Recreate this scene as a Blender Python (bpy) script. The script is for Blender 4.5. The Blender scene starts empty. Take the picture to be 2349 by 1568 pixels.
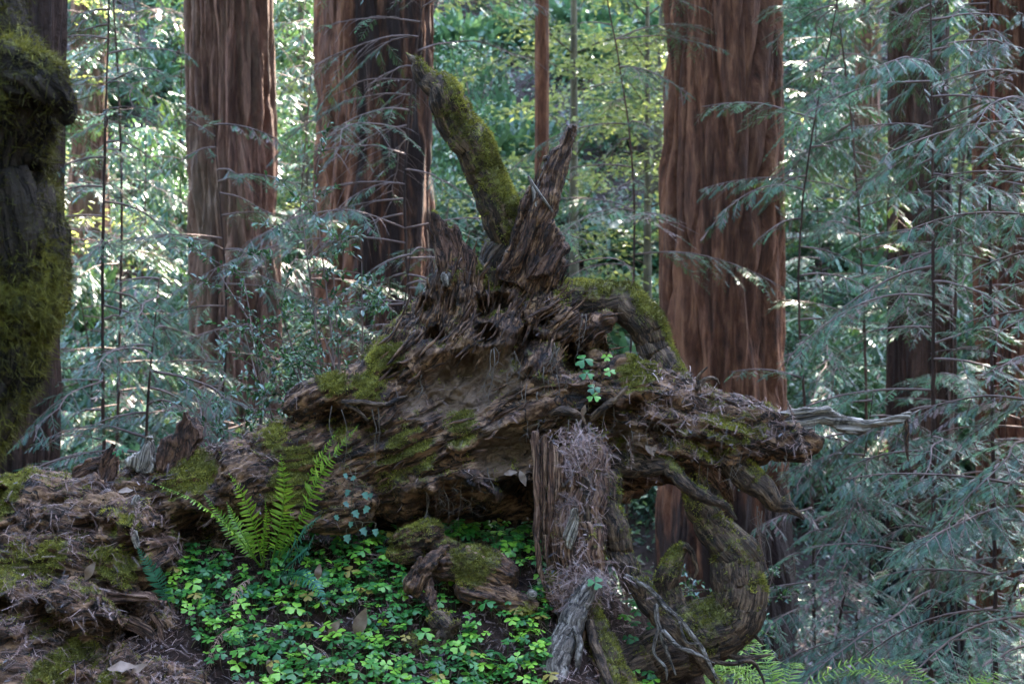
import bpy, math, random
import numpy as np
from mathutils import Vector
random.seed(11)
rng = np.random.default_rng(11)
R = math.radians
S = bpy.context.scene
COL = S.collection

# ------------------------------------------------------------------ camera
CAMZ = 1.6
KW = 0.72                                    # picture width per metre of distance (50 mm lens)
cam_d = bpy.data.cameras.new('camera')
cam = bpy.data.objects.new('camera', cam_d)
COL.objects.link(cam)
cam.location = (0, 0, CAMZ)
cam.rotation_euler = (R(90), 0, 0)
cam_d.lens = 50
cam_d.sensor_width = 36
cam_d.clip_end = 500
cam_d.dof.use_dof = True
cam_d.dof.focus_distance = 4.85
cam_d.dof.aperture_fstop = 5.6
S.camera = cam

# ------------------------------------------------------------------ sky and sun
SUN_EL, SUN_AZ = 50.0, 24.0                  # the sun stands behind the scene, a little to the right
w = bpy.data.worlds.new('World')
S.world = w
w.use_nodes = True
nt = w.node_tree
nt.nodes.clear()
sky = nt.nodes.new('ShaderNodeTexSky')
sky.sky_type = 'NISHITA'
sky.sun_disc = False
sky.sun_elevation = R(SUN_EL)
sky.sun_rotation = R(SUN_AZ)
bg = nt.nodes.new('ShaderNodeBackground')
bg.inputs['Strength'].default_value = 0.15
wo = nt.nodes.new('ShaderNodeOutputWorld')
nt.links.new(sky.outputs[0], bg.inputs[0])
nt.links.new(bg.outputs[0], wo.inputs[0])
sd = bpy.data.lights.new('sun', 'SUN')
sd.energy = 3.8
sd.angle = R(0.53)
sd.color = (1.0, 0.93, 0.80)
sun = bpy.data.objects.new('sun', sd)
COL.objects.link(sun)
SV = Vector((math.sin(R(SUN_AZ)) * math.cos(R(SUN_EL)), math.cos(R(SUN_AZ)) * math.cos(R(SUN_EL)), math.sin(R(SUN_EL))))
sun.rotation_euler = SV.to_track_quat('Z', 'Y').to_euler()
S.view_settings.view_transform = 'Standard'
S.view_settings.look = 'None'
S.view_settings.exposure = 4.5
S.view_settings.gamma = 1.0
S.render.engine = 'CYCLES'
S.cycles.use_denoising = True
S.cycles.max_bounces = 6
S.cycles.diffuse_bounces = 3
S.cycles.glossy_bounces = 2
S.cycles.transmission_bounces = 4
S.cycles.sample_clamp_indirect = 0.25
S.cycles.sample_clamp_direct = 1.5
S.cycles.use_adaptive_sampling = False


def at(u, v, Y):
    """a pixel of the 2349x1568 picture, at distance Y -> a point"""
    k = KW * Y / 2349.0
    return np.array(((u - 1174.5) * k, Y, CAMZ - (v - 784.0) * k))


def px(n, Y):
    return n * KW * Y / 2349.0


def ats(L):
    return np.array([at(*p[:3]) for p in L])


# ------------------------------------------------------------------ noise
_pr = np.random.default_rng(3)
_perm = _pr.permutation(4096).astype(np.int64)
_grad = _pr.normal(size=(4096, 3))
_grad /= np.linalg.norm(_grad, axis=1)[:, None]


def noise(P):
    P = np.asarray(P, float)
    I = np.floor(P).astype(np.int64)
    f = P - I
    u = f * f * f * (f * (f * 6 - 15) + 10)
    out = np.zeros(len(P))
    hx = [_perm[(I[:, 0] + i) & 4095] for i in (0, 1)]
    for i in (0, 1):
        for j in (0, 1):
            hy = _perm[(hx[i] + I[:, 1] + j) & 4095]
            for k in (0, 1):
                g = _grad[_perm[(hy + I[:, 2] + k) & 4095]]
                d = (f[:, 0] - i) * g[:, 0] + (f[:, 1] - j) * g[:, 1] + (f[:, 2] - k) * g[:, 2]
                wgt = (u[:, 0] if i else 1 - u[:, 0]) * (u[:, 1] if j else 1 - u[:, 1]) * (u[:, 2] if k else 1 - u[:, 2])
                out += wgt * d
    return out * 1.5


def fbm(P, o=4, lac=2.1, g=0.5):
    P = np.asarray(P, float)
    a, s, t = 1.0, 0.0, 0.0
    for i in range(o):
        s = s + a * noise(P + 17.3 * i)
        t += a
        a *= g
        P = P * lac
    return s / t


def ridged(P, o=3, lac=2.1, g=0.5):
    P = np.asarray(P, float)
    a, s, t = 1.0, 0.0, 0.0
    for i in range(o):
        s = s + a * (1 - 2 * np.abs(noise(P + 9.1 * i)))
        t += a
        a *= g
        P = P * lac
    return s / t


def sstep(a, b, x):
    t = np.clip((x - a) / (b - a), 0, 1)
    return t * t * (3 - 2 * t)


# ------------------------------------------------------------------ meshes
def mk(name, V, F, mat=None, parent=None, attrs=None, smooth=True, loc=None):
    V = np.asarray(V, np.float32)
    Fs = F if isinstance(F, list) else [F]
    Fs = [np.asarray(f, np.int32) for f in Fs if len(f)]
    me = bpy.data.meshes.new(name)
    if loc is not None:
        V = V - np.asarray(loc, np.float32)
    me.vertices.add(len(V))
    me.vertices.foreach_set('co', V.ravel())
    li = np.concatenate([f.ravel() for f in Fs])
    tot = np.concatenate([np.full(len(f), f.shape[1], np.int32) for f in Fs])
    st = np.concatenate([[0], np.cumsum(tot)[:-1]]).astype(np.int32)
    me.loops.add(len(li))
    me.loops.foreach_set('vertex_index', li)
    me.polygons.add(len(tot))
    me.polygons.foreach_set('loop_start', st)
    me.polygons.foreach_set('loop_total', tot)
    if smooth:
        me.polygons.foreach_set('use_smooth', np.ones(len(tot), bool))
    for k, a in (attrs or {}).items():
        a = np.asarray(a, np.float32)
        if a.ndim == 2:
            at_ = me.attributes.new(k, 'FLOAT_VECTOR', 'POINT')
            at_.data.foreach_set('vector', a.ravel())
        else:
            at_ = me.attributes.new(k, 'FLOAT', 'POINT')
            at_.data.foreach_set('value', a)
    me.update(calc_edges=True)
    if mat:
        me.materials.append(mat)
    o = bpy.data.objects.new(name, me)
    COL.objects.link(o)
    if loc is not None:
        o.location = loc
    if parent:
        o.parent = parent
        if loc is None:
            o.location = -Vector(parent.location)
        else:
            o.location = Vector(loc) - Vector(parent.location)
    return o


def thing(name, label, cat, loc=(0, 0, 0), group=None):
    o = bpy.data.objects.new(name, None)
    COL.objects.link(o)
    o.location = loc
    o.empty_display_size = 0.1
    return tag(o, label, cat, group)


def tag(o, label=None, cat=None, group=None, kind=None):
    if label:
        o['label'] = label
    if cat:
        o['category'] = cat
    if group:
        o['group'] = group
    if kind:
        o['kind'] = kind
    return o


def dup(root, loc, rz=0, sc=1.0, label=None):
    r = root.copy()
    COL.objects.link(r)
    r.location = loc
    r.rotation_euler = (0, 0, rz)
    r.scale = (sc, sc, sc)
    if label:
        r['label'] = label
    for ch in list(root.children):
        c = ch.copy()
        COL.objects.link(c)
        c.parent = r
    return r


class Acc:
    """collects verts, faces and attributes into one mesh"""
    def __init__(s):
        s.V, s.F, s.A, s.n = [], [], {}, 0

    def add(s, V, F, **A):
        V = np.asarray(V, float)
        s.V.append(V)
        for f in (F if isinstance(F, list) else [F]):
            if len(f):
                s.F.append(np.asarray(f) + s.n)
        for k, a in A.items():
            s.A.setdefault(k, []).append(np.broadcast_to(a, (len(V),)) if np.ndim(a) == 0 else a)
        s.n += len(V)

    def mk(s, name, mat, parent=None, smooth=True, loc=None):
        d = {}
        for f in s.F:
            d.setdefault(f.shape[1], []).append(f)
        F = [np.concatenate(v) for v in d.values()]
        return mk(name, np.concatenate(s.V), F, mat, parent, {k: np.concatenate(v) for k, v in s.A.items()}, smooth, loc)


def unit(a):
    a = np.asarray(a, float)
    return a / np.maximum(np.linalg.norm(a, axis=-1, keepdims=True), 1e-9)


def spline(pts, n):
    """Catmull-Rom through rows of any width, n samples"""
    p = np.asarray(pts, float)
    if len(p) == 2:
        t = np.linspace(0, 1, n)[:, None]
        return p[0] * (1 - t) + p[1] * t
    q = np.vstack([2 * p[0] - p[1], p, 2 * p[-1] - p[-2]])
    d = np.concatenate([[0], np.cumsum(np.linalg.norm(np.diff(p[:, :3], axis=0), axis=1) + 1e-6)])
    tt = np.linspace(0, d[-1], n)
    i = np.clip(np.searchsorted(d, tt, 'right') - 1, 0, len(p) - 2)
    t = ((tt - d[i]) / (d[i + 1] - d[i]))[:, None]
    a, b, c, e = q[i], q[i + 1], q[i + 2], q[i + 3]
    return 0.5 * (2 * b + (c - a) * t + (2 * a - 5 * b + 4 * c - e) * t ** 2 + (3 * b - a - 3 * c + e) * t ** 3)


def frames(C):
    T = np.gradient(C, axis=0)
    T = unit(T)
    N = np.zeros_like(T)
    r = np.array((0, 0, 1.0)) if abs(T[0, 2]) < 0.8 else np.array((0, 1.0, 0))
    n = np.cross(T[0], r)
    n /= np.linalg.norm(n)
    for i in range(len(T)):
        n = n - T[i] * np.dot(n, T[i])
        n /= max(np.linalg.norm(n), 1e-9)
        N[i] = n
    return T, N, np.cross(T, N)


def tubegeo(pts, rad, ns=8, step=None, n=None):
    """plain tube; returns V, F(list), s, theta, C index, O (unit offsets)"""
    D = np.column_stack([np.asarray(pts, float), np.asarray(rad, float)])
    L = np.sum(np.linalg.norm(np.diff(D[:, :3], axis=0), axis=1))
    if n is None:
        n = max(len(D), int(L / step) + 2)
    Q = spline(D, n)
    C, Rr = Q[:, :3], np.maximum(Q[:, 3], 0.0004)
    T, N, B = frames(C)
    th = np.arange(ns) * 2 * math.pi / ns
    O = N[:, None, :] * np.cos(th)[None, :, None] + B[:, None, :] * np.sin(th)[None, :, None]
    V = C[:, None, :] + O * Rr[:, None, None]
    s = np.concatenate([[0], np.cumsum(np.linalg.norm(np.diff(C, axis=0), axis=1))])
    i = np.arange(n - 1)[:, None] * ns
    j = np.arange(ns)[None, :]
    k = (j + 1) % ns
    F = np.stack([i + j, i + k, i + ns + k, i + ns + j], -1).reshape(-1, 4)
    V = V.reshape(-1, 3)
    e0, e1 = len(V), len(V) + 1
    V = np.vstack([V, C[0] - T[0] * Rr[0] * 0.5, C[-1] + T[-1] * Rr[-1] * 0.6])
    jj = np.arange(ns)
    kk = (jj + 1) % ns
    c0 = np.stack([np.full(ns, e0), kk, jj], -1)
    c1 = np.stack([np.full(ns, e1), (n - 1) * ns + jj, (n - 1) * ns + kk], -1)
    return V, [F, np.vstack([c0, c1])], C, Rr, s, th, O, T


def thin(acc, pts, r0, r1, ns=4, n=None, step=0.03, **A):
    """thin twig into an accumulator"""
    m = len(pts)
    V, F, *_ = tubegeo(pts, np.linspace(r0, r1, m), ns, step, n)
    acc.add(V, F, **A)


def rough_tube(pts, rad, ns=40, step=0.012, seed=0.0, grain=0.3, lump=0.18, fine=0.08, flat=1.0, gs=1.0, twist=0.0, kink=.75):
    """a root or splinter: swept tube with lumps and grain running along it; returns V, F, attrs"""
    D_ = np.column_stack([np.asarray(pts, float), np.asarray(rad, float)])
    L_ = np.sum(np.linalg.norm(np.diff(D_[:, :3], axis=0), axis=1))
    D_ = spline(D_, max(len(D_), int(L_ / step) + 2))
    D_[:, 3] = np.maximum(D_[:, 3], .0004)
    k_ = np.minimum(D_[:, 3:4], .03) * kink
    sv = np.linspace(0, L_, len(D_))
    for fq, am in ((9.0, 1.0), (24.0, .45)):
        D_[:, :3] += k_ * am * np.stack([noise(np.stack([sv * fq, sv * 0 + seed * 3 + q * 9.7, sv * 0], -1)) for q in range(3)], -1)
    V, F, C, Rr, s, th, O, T = tubegeo(D_[:, :3], D_[:, 3], ns, None, len(D_))
    n = len(C)
    thp = th[None, :] + twist * s[:, None]
    Rm = float(np.mean(Rr)) + 1e-4
    G = np.stack([np.broadcast_to(s[:, None], (n, ns)), np.cos(thp) * Rr[:, None], np.sin(thp) * Rr[:, None]], -1).reshape(-1, 3)
    lumpN = fbm(G * np.array([2.2, 5, 5]) * (0.06 / Rm) ** 0.5 + seed, 3)
    gr = ridged(G * np.array([2.5, 26, 26]) * gs + seed * 1.7, 3)
    fi = fbm(G * np.array([30, 70, 70]) * gs + seed, 3)
    R2 = np.repeat(Rr, ns)
    d = R2 * (lump * lumpN * 1.6 + grain * 0.35 * gr + fine * fi)
    Vn = V.copy()
    m = n * ns
    Of = O.reshape(-1, 3)
    if flat != 1.0:
        pass
    Vn[:m] = V[:m] + Of * d[:, None]
    Ga = np.vstack([G, [[0, 0, 0], [s[-1], 0, 0]]]) + seed * 3.1
    up = np.concatenate([Of[:, 2], [0, 0]])
    return Vn, F, {'grain': Ga, 'up': up}


# ------------------------------------------------------------------ materials
class NB:
    def __init__(s, name):
        s.m = bpy.data.materials.new(name)
        s.m.use_nodes = True
        s.t = s.m.node_tree
        s.t.nodes.clear()
        s.out = s.n('ShaderNodeOutputMaterial')

    def n(s, t, **kw):
        x = s.t.nodes.new(t)
        for k, v in kw.items():
            setattr(x, k, v)
        return x

    def l(s, a, b):
        s.t.links.new(a, b)

    def attr(s, name):
        return s.n('ShaderNodeAttribute', attribute_name=name)

    def noise(s, vec, scale, detail=4, rough=0.55, stretch=None, dist=0.0):
        if stretch:
            mp = s.n('ShaderNodeMapping')
            mp.inputs['Scale'].default_value = stretch
            s.l(vec, mp.inputs[0])
            vec = mp.outputs[0]
        x = s.n('ShaderNodeTexNoise')
        x.inputs['Scale'].default_value = scale
        x.inputs['Detail'].default_value = detail
        x.inputs['Roughness'].default_value = rough
        x.inputs['Distortion'].default_value = dist
        s.l(vec, x.inputs['Vector'])
        return x.outputs['Fac']

    def ramp(s, fac, stops):
        r = s.n('ShaderNodeValToRGB')
        e = r.color_ramp.elements
        while len(e) < len(stops):
            e.new(0.5)
        for q, (p, c) in zip(e, stops):
            q.position = p
            q.color = (*c, 1) if len(c) == 3 else c
        s.l(fac, r.inputs[0])
        return r.outputs[0]

    def mix(s, fac, a, b, mode='MIX'):
        x = s.n('ShaderNodeMix', data_type='RGBA', blend_type=mode)
        for v, i in ((fac, 0), (a, 6), (b, 7)):
            if isinstance(v, (int, float)):
                x.inputs[i].default_value = v
            elif isinstance(v, tuple):
                x.inputs[i].default_value = (*v, 1)
            else:
                s.l(v, x.inputs[i])
        return x.outputs[2]

    def math(s, op, a, b=0.0, c=0.0):
        x = s.n('ShaderNodeMath', operation=op)
        for i, v in enumerate((a, b, c)):
            if isinstance(v, (int, float)):
                x.inputs[i].default_value = v
            else:
                s.l(v, x.inputs[i])
        return x.outputs[0]

    def mrange(s, v, a, b):
        x = s.n('ShaderNodeMapRange', interpolation_type='SMOOTHSTEP')
        s.l(v, x.inputs[0])
        x.inputs[1].default_value = a
        x.inputs[2].default_value = b
        return x.outputs[0]

    def bump(s, h, strength, dist, normal=None):
        b = s.n('ShaderNodeBump')
        b.inputs['Strength'].default_value = strength
        b.inputs['Distance'].default_value = dist
        s.l(h, b.inputs['Height'])
        if normal:
            s.l(normal, b.inputs['Normal'])
        return b.outputs[0]

    def bsdf(s, col, rough=0.8, spec=0.3, normal=None):
        b = s.n('ShaderNodeBsdfPrincipled')
        for v, k in ((col, 'Base Color'), (rough, 'Roughness')):
            if isinstance(v, (int, float)):
                b.inputs[k].default_value = v
            elif isinstance(v, tuple):
                b.inputs[k].default_value = (*v, 1)
            else:
                s.l(v, b.inputs[k])
        b.inputs['Specular IOR Level'].default_value = spec
        if normal:
            s.l(normal, b.inputs['Normal'])
        return b

    def done(s, shader):
        s.l(shader.outputs[0] if hasattr(shader, 'outputs') else shader, s.out.inputs[0])
        return s.m


MOSS = ((0.3, (0.025, 0.02, 0.007)), (0.5, (0.11, 0.10, 0.022)), (0.7, (0.26, 0.235, 0.05)))


def m_wood(name, dark, mid, light, tan=None, tanlim=(0.55, 0.7), rough=0.75, spec=0.35, bump=0.9, gscale=1.0, moss=True, stretch=(11, 50, 50), soilc=None):
    b = NB(name)
    g = b.attr('grain').outputs['Vector']
    ob = b.n('ShaderNodeTexCoord').outputs['Object']
    n1 = b.noise(g, gscale, 6, 0.62, stretch, 0.4)
    n2 = b.noise(ob, 9, 5, 0.6)
    n5 = b.noise(ob, 24, 6, 0.7)
    col = b.ramp(n1, ((0.34, dark), (0.5, mid), (0.64, light)))
    if tan:
        col = b.mix(b.mrange(n2, *tanlim), col, b.mix(n1, tan, tuple(c * 1.5 for c in tan)))
    n7 = b.noise(g, gscale, 5, 0.6, (stretch[0] * .5, stretch[1] * .55, stretch[2] * .55), 0.6)
    crk = b.mrange(b.math('ABSOLUTE', b.math('SUBTRACT', n7, 0.5)), 0.0, 0.028)
    col = b.mix(crk, tuple(c * .5 for c in dark), col)
    col = b.mix(b.mrange(n5, 0.52, 0.70), col, dark)
    if soilc:
        col = b.mix(b.mrange(b.math('ADD', b.attr('soil').outputs['Fac'], b.math('MULTIPLY_ADD', n5, 2.0, -1.0)), .35, .95), col, b.mix(n2, soilc, tuple(c * .55 for c in soilc)))
    n3 = b.noise(ob, 60, 4, 0.6)
    n4 = b.noise(g, gscale * 2.5, 4, 0.6, stretch)
    h = b.math('ADD', b.math('MULTIPLY_ADD', crk, 0.35, b.math('MULTIPLY', n1, 0.8)), b.math('ADD', b.math('MULTIPLY', n3, 0.5), b.math('MULTIPLY', n4, 0.4)))
    nm = b.bump(h, bump, 0.02)
    rg = b.math('MULTIPLY_ADD', n3, 0.4, rough - 0.2)
    if moss:
        ma = b.attr('moss').outputs['Fac']
        e = b.noise(ob, 42, 6, 0.75)
        mf = b.mrange(b.math('ADD', ma, b.math('MULTIPLY_ADD', e, 2.4, -1.2)), 0.35, 0.85)
        mc = b.ramp(b.noise(ob, 38, 5, 0.7), MOSS)
        col = b.mix(mf, col, mc)
        rg = b.math('MAXIMUM', rg, mf)
    return b.done(b.bsdf(col, rg, spec, nm))


def m_bark(name, cols, blot, bump=0.8, rough=0.85, char_dark=None):
    b = NB(name)
    g = b.attr('grain').outputs['Vector']
    n1 = b.noise(g, 1.0, 7, 0.68, (3.5, 24, 24), 0.3)
    n2 = b.noise(g, 1.0, 5, 0.6, (0.35, 2.2, 2.2), 0.5)
    n6 = b.noise(g, 1.0, 4, 0.6, (0.8, 11, 11), 0.3)
    col = b.ramp(n1, ((0.28, cols[0]), (0.5, cols[1]), (0.72, cols[2])))
    col = b.mix(b.mrange(n2, 0.45, 0.65), col, b.mix(0.6, col, blot))
    col = b.mix(b.math('MULTIPLY', b.mrange(n6, 0.50, 0.66), 0.6), col, cols[0])
    col = b.mix(b.math('MULTIPLY', b.mrange(n6, 0.46, 0.32), 0.5), col, cols[2])
    if char_dark:
        ca = b.attr('char_dark').outputs['Fac']
        e = b.noise(g, 1.0, 5, 0.65, (0.8, 7, 7))
        col = b.mix(b.mrange(b.math('ADD', ca, b.math('MULTIPLY_ADD', e, 2.2, -1.1)), 0.35, 0.7), col, char_dark)
    n3 = b.noise(g, 1.0, 6, 0.65, (7, 45, 45))
    nm = b.bump(b.math('ADD', n1, n3), bump, 0.08)
    return b.done(b.bsdf(col, rough, 0.25, nm))


def m_leaf(name, c1, c2, c3=None, trans=0.35, rough=0.42, spec=0.5, tcol=None, nscale=3.0, objvar=0.0):
    b = NB(name)
    ti = b.attr('tint').outputs['Fac']
    ob = b.n('ShaderNodeTexCoord').outputs['Object']
    f = b.math('ADD', b.math('MULTIPLY', b.noise(ob, nscale, 3), 0.6), b.math('MULTIPLY', ti, 0.7))
    stops = [(0.25, c1), (0.7, c2)]
    if c3:
        stops.append((0.97, c3))
    col = b.ramp(f, stops)
    p = b.bsdf(col, rough, spec)
    t = b.n('ShaderNodeBsdfTranslucent')
    if tcol:
        b.l(b.mix(0.5, col, tcol), t.inputs[0])
    else:
        b.l(col, t.inputs[0])
    mx = b.n('ShaderNodeMixShader')
    mx.inputs[0].default_value = trans
    b.l(p.outputs[0], mx.inputs[1])
    b.l(t.outputs[0], mx.inputs[2])
    return b.done(mx)


def m_plain(name, c1, c2, rough=0.8, spec=0.3, scale=30, tint=False, cm=None, bump=0.0):
    b = NB(name)
    ob = b.n('ShaderNodeTexCoord').outputs['Object']
    f = b.noise(ob, scale, 4, 0.65)
    if tint:
        f = b.math('ADD', b.math('MULTIPLY', f, 0.4), b.math('MULTIPLY', b.attr('tint').outputs['Fac'], 0.7))
    col = b.ramp(f, ((0.25, c1), (0.5, cm), (0.8, c2)) if cm else ((0.3, c1), (0.7, c2)))
    nm = b.bump(b.noise(ob, scale * 2.2, 6, .75), bump, .03) if bump else None
    return b.done(b.bsdf(col, rough, spec, nm))


M = {}
M['log'] = m_wood('rotten_redwood', (0.008, 0.0035, 0.002), (0.075, 0.033, 0.016), (0.30, 0.16, 0.085), (0.17, 0.092, 0.05), soilc=(.17, .098, .057))
M['splinter'] = m_wood('splintered_wood', (0.013, 0.006, 0.004), (0.085, 0.036, 0.018), (0.28, 0.145, 0.075), rough=0.6, gscale=1.3)
M['root'] = m_wood('root_bark', (0.014, 0.007, 0.004), (0.066, 0.036, 0.021), (0.185, 0.112, 0.068), gscale=1.2, stretch=(16, 50, 50))
M['grey'] = m_wood('weathered_grey_wood', (0.035, 0.026, 0.02), (0.24, 0.185, 0.145), (0.52, 0.44, 0.37), rough=0.5, gscale=1.4, stretch=(4, 70, 70))
M['grey_root'] = m_wood('silvery_root_bark', (0.022, 0.016, 0.013), (0.12, 0.09, 0.072), (0.30, 0.25, 0.21), gscale=1.3, stretch=(20, 60, 60))
M['post'] = m_wood('split_post_wood', (0.02, 0.009, 0.006), (0.135, 0.062, 0.038), (0.37, 0.215, 0.14), gscale=1.3, stretch=(4, 70, 70))
M['stub'] = m_wood('broken_stub_wood', (0.016, 0.007, 0.004), (0.085, 0.036, 0.02), (0.19, 0.095, 0.055), gscale=1.2)
M['soil'] = m_plain('dark_forest_soil', (0.010, 0.005, 0.004), (0.06, 0.032, 0.022), 0.95, 0.15, 26, bump=1.0)
M['moss'] = m_leaf('moss_tufts', (0.04, 0.034, 0.010), (0.18, 0.165, 0.03), (0.40, 0.36, 0.07), 0.3, 0.7, 0.2, nscale=18)
M['litter'] = m_plain('needle_litter', (0.022, 0.009, 0.006), (0.36, 0.23, 0.20), 0.45, 0.6, 9, True, (.15, .068, .047))
M['rootlet'] = m_plain('rootlet', (0.06, 0.045, 0.035), (0.17, 0.13, 0.105), 0.8, 0.3, 20)
M['sorrel'] = m_leaf('sorrel_leaf', (0.014, 0.08, 0.022), (0.06, 0.22, 0.03), (0.22, 0.42, 0.035), 0.35, 0.4, 0.45, nscale=7)
M['sorrel_y'] = m_leaf('yellowed_sorrel_leaf', (0.12, 0.13, 0.02), (0.28, 0.21, 0.04), None, 0.35, 0.5, 0.4, nscale=9)
M['stem'] = m_plain('plant_stem', (0.05, 0.035, 0.02), (0.12, 0.10, 0.045), 0.6, 0.3, 20)
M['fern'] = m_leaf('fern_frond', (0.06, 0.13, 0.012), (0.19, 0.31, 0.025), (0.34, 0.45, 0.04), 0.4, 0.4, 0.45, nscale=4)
M['fern_blue'] = m_leaf('shade_tinted_fern_frond', (0.022, 0.085, 0.055), (0.04, 0.16, 0.085), None, 0.3, 0.35, 0.6, nscale=4)  # the frond colours again, with blue-green shade put into them
M['fern_dead'] = m_plain('dead_fern_frond', (0.10, 0.05, 0.03), (0.27, 0.16, 0.11), 0.7, 0.35, 30)
M['dryleaf'] = m_plain('dry_brown_leaf', (0.12, 0.07, 0.05), (0.27, 0.18, 0.13), 0.6, 0.4, 25)
M['ivy'] = m_leaf('ivy_leaf', (0.03, 0.085, 0.05), (0.05, 0.13, 0.07), None, 0.2, 0.45, 0.5, nscale=9)
M['needle'] = m_leaf('redwood_needles', (0.006, 0.023, 0.012), (0.028, 0.095, 0.052), (0.11, 0.25, 0.10), 0.2, 0.4, 0.5, (0.16, 0.24, 0.03), 0.9)
M['needle_far'] = m_leaf('far_redwood_needles', (0.012, 0.036, 0.022), (0.035, 0.10, 0.055), (0.11, 0.2, 0.08), 0.2, 0.4, 0.6, (0.2, 0.28, 0.03), 0.4)
M['berry'] = m_leaf('huckleberry_leaf', (0.02, 0.055, 0.025), (0.04, 0.10, 0.035), (0.09, 0.18, 0.04), 0.25, 0.25, 0.9, None, 4)
M['oak'] = m_leaf('broad_leaf', (0.03, 0.065, 0.035), (0.06, 0.11, 0.045), (0.17, 0.20, 0.06), 0.55, 0.42, 0.6, (0.34, 0.34, 0.08), 0.6)
M['shrub'] = m_leaf('slope_shrub_leaf', (0.012, 0.038, 0.024), (0.034, 0.10, 0.05), (0.09, 0.18, 0.07), 0.22, 0.4, 0.7, (0.13, 0.2, 0.05), 0.5)
M['twig'] = m_plain('dead_twig', (0.07, 0.042, 0.035), (0.22, 0.145, 0.125), 0.8, 0.3, 6)
M['limb'] = m_plain('mossy_limb', (0.03, 0.026, 0.018), (0.09, 0.075, 0.045), 0.85, 0.25, 5)
M['hill'] = m_plain('hillside_soil', (0.02, 0.013, 0.011), (0.085, 0.058, 0.052), 0.95, 0.2, 1.2)
M['hlitter'] = m_plain('hillside_litter', (0.06, 0.045, 0.045), (0.26, 0.20, 0.20), 0.7, 0.5, 3, True)
M['bark_brown'] = m_bark('red_brown_bark', ((0.018, 0.007, 0.004), (0.125, 0.046, 0.023), (0.28, 0.125, 0.065)), (0.06, 0.026, 0.016), char_dark=(0.024, 0.012, 0.009))
M['bark_mauve'] = m_bark('mauve_brown_bark', ((0.026, 0.011, 0.008), (0.13, 0.058, 0.038), (0.26, 0.145, 0.10)), (0.10, 0.07, 0.045), char_dark=(0.02, 0.013, 0.012))
M['bark_dark'] = m_bark('dark_bark', ((0.014, 0.007, 0.005), (0.055, 0.026, 0.017), (0.12, 0.06, 0.04)), (0.024, 0.012, 0.009), char_dark=(0.008, 0.007, 0.007))
M['mossbark'] = m_wood('mossy_dark_bark', (0.010, 0.007, 0.005), (0.024, 0.017, 0.013), (0.05, 0.037, 0.03), rough=.9, spec=.15)


# ------------------------------------------------------------------ ground
def ground_rel(x, y):
    x = np.asarray(x, float)
    y = np.asarray(y, float)
    P = np.stack([x, y, np.zeros_like(x)], -1).reshape(-1, 3)
    lum = (fbm(P * 1.1, 3) * 0.16).reshape(x.shape)
    fine = (fbm(P * 6.5 + 40, 3) * 0.055).reshape(x.shape)
    big = (fbm(P * 0.16 + 11, 3) * 1.5).reshape(x.shape)
    front = np.clip((4.98 - y) / 0.80, 0, 1.35)
    bank = -0.70 - 0.52 * front
    bank = bank - 0.36 * sstep(0.20, 0.48, x) - 1.5 * sstep(0.55, 1.25, x)
    bank = bank - 0.32 * sstep(-1.15, -1.5, x) * sstep(5.4, 5.0, y)
    back = -3.15 * sstep(5.3, 9.5, y) + bank * (1 - sstep(5.3, 9.5, y))
    hill = np.maximum(y - 15.5, 0)
    hill = 0.66 * (np.sqrt(hill ** 2 + 9) - 3)
    z = back + hill + big * sstep(15, 24, y) + lum * (0.35 + 0.65 * sstep(5, 8, y)) + fine * sstep(16, 5, y)
    return z


def gz(x, y):
    return float(ground_rel(np.array([x]), np.array([y]))[0]) + CAMZ


xs = np.unique(np.concatenate([np.linspace(-70, -3, 90), np.linspace(-3, 3, 171), np.linspace(3, 70, 90)]))
ys = np.unique(np.concatenate([np.linspace(-20, 3, 20), np.linspace(3, 7, 120), np.linspace(7, 50, 130), np.linspace(50, 130, 30)]))
X, Y = np.meshgrid(xs, ys)
Z = ground_rel(X, Y) + CAMZ
nx = len(xs)
ii = (np.arange(len(ys) - 1)[:, None] * nx + np.arange(nx - 1)[None, :]).ravel()
gF = np.stack([ii, ii + 1, ii + nx + 1, ii + nx], -1)
cen = np.stack([X, Y, Z], -1).reshape(-1, 3)
g = mk('forest_ground', cen, gF, M['soil'])
g.data.materials.append(M['hill'])
fy = cen[gF[:, 0], 1]
g.data.polygons.foreach_set('material_index', (fy > 6.5).astype(np.int32))
tag(g, kind='structure')


# ------------------------------------------------------------------ sprays of foliage
def shoot_near(pairs=8):
    V, F = [], []
    for i in range(pairs):
        t = (i + 0.6) / pairs
        ln = 0.22 * (1.0 - 0.75 * abs(t - 0.45) ** 1.6 * 1.6) * (1.0 if t < 0.93 else 0.7)
        for s_ in (1, -1):
            a = math.radians(62 - 22 * t)
            d = np.array((math.cos(a), s_ * math.sin(a), 0.10))
            w_ = np.array((0.052, 0, 0.0))
            b0 = np.array((t, 0, 0))
            k = len(V)
            V += [b0 - w_ * 0.6, b0 + w_ * 0.6, b0 + d * ln + w_ * 0.35 + np.array((0, 0, -0.02)), b0 + d * ln - w_ * 0.35 + np.array((0, 0, -0.02))]
            F.append((k, k + 1, k + 2, k + 3))
    k = len(V)
    V += [np.array((0, .008, 0)), np.array((0, -.008, 0)), np.array((1, -.005, 0)), np.array((1, .005, 0))]
    F.append((k, k + 1, k + 2, k + 3))
    V = np.array(V)
    V[:, 2] += -0.10 * V[:, 0] ** 2
    return V, np.array(F)


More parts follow.
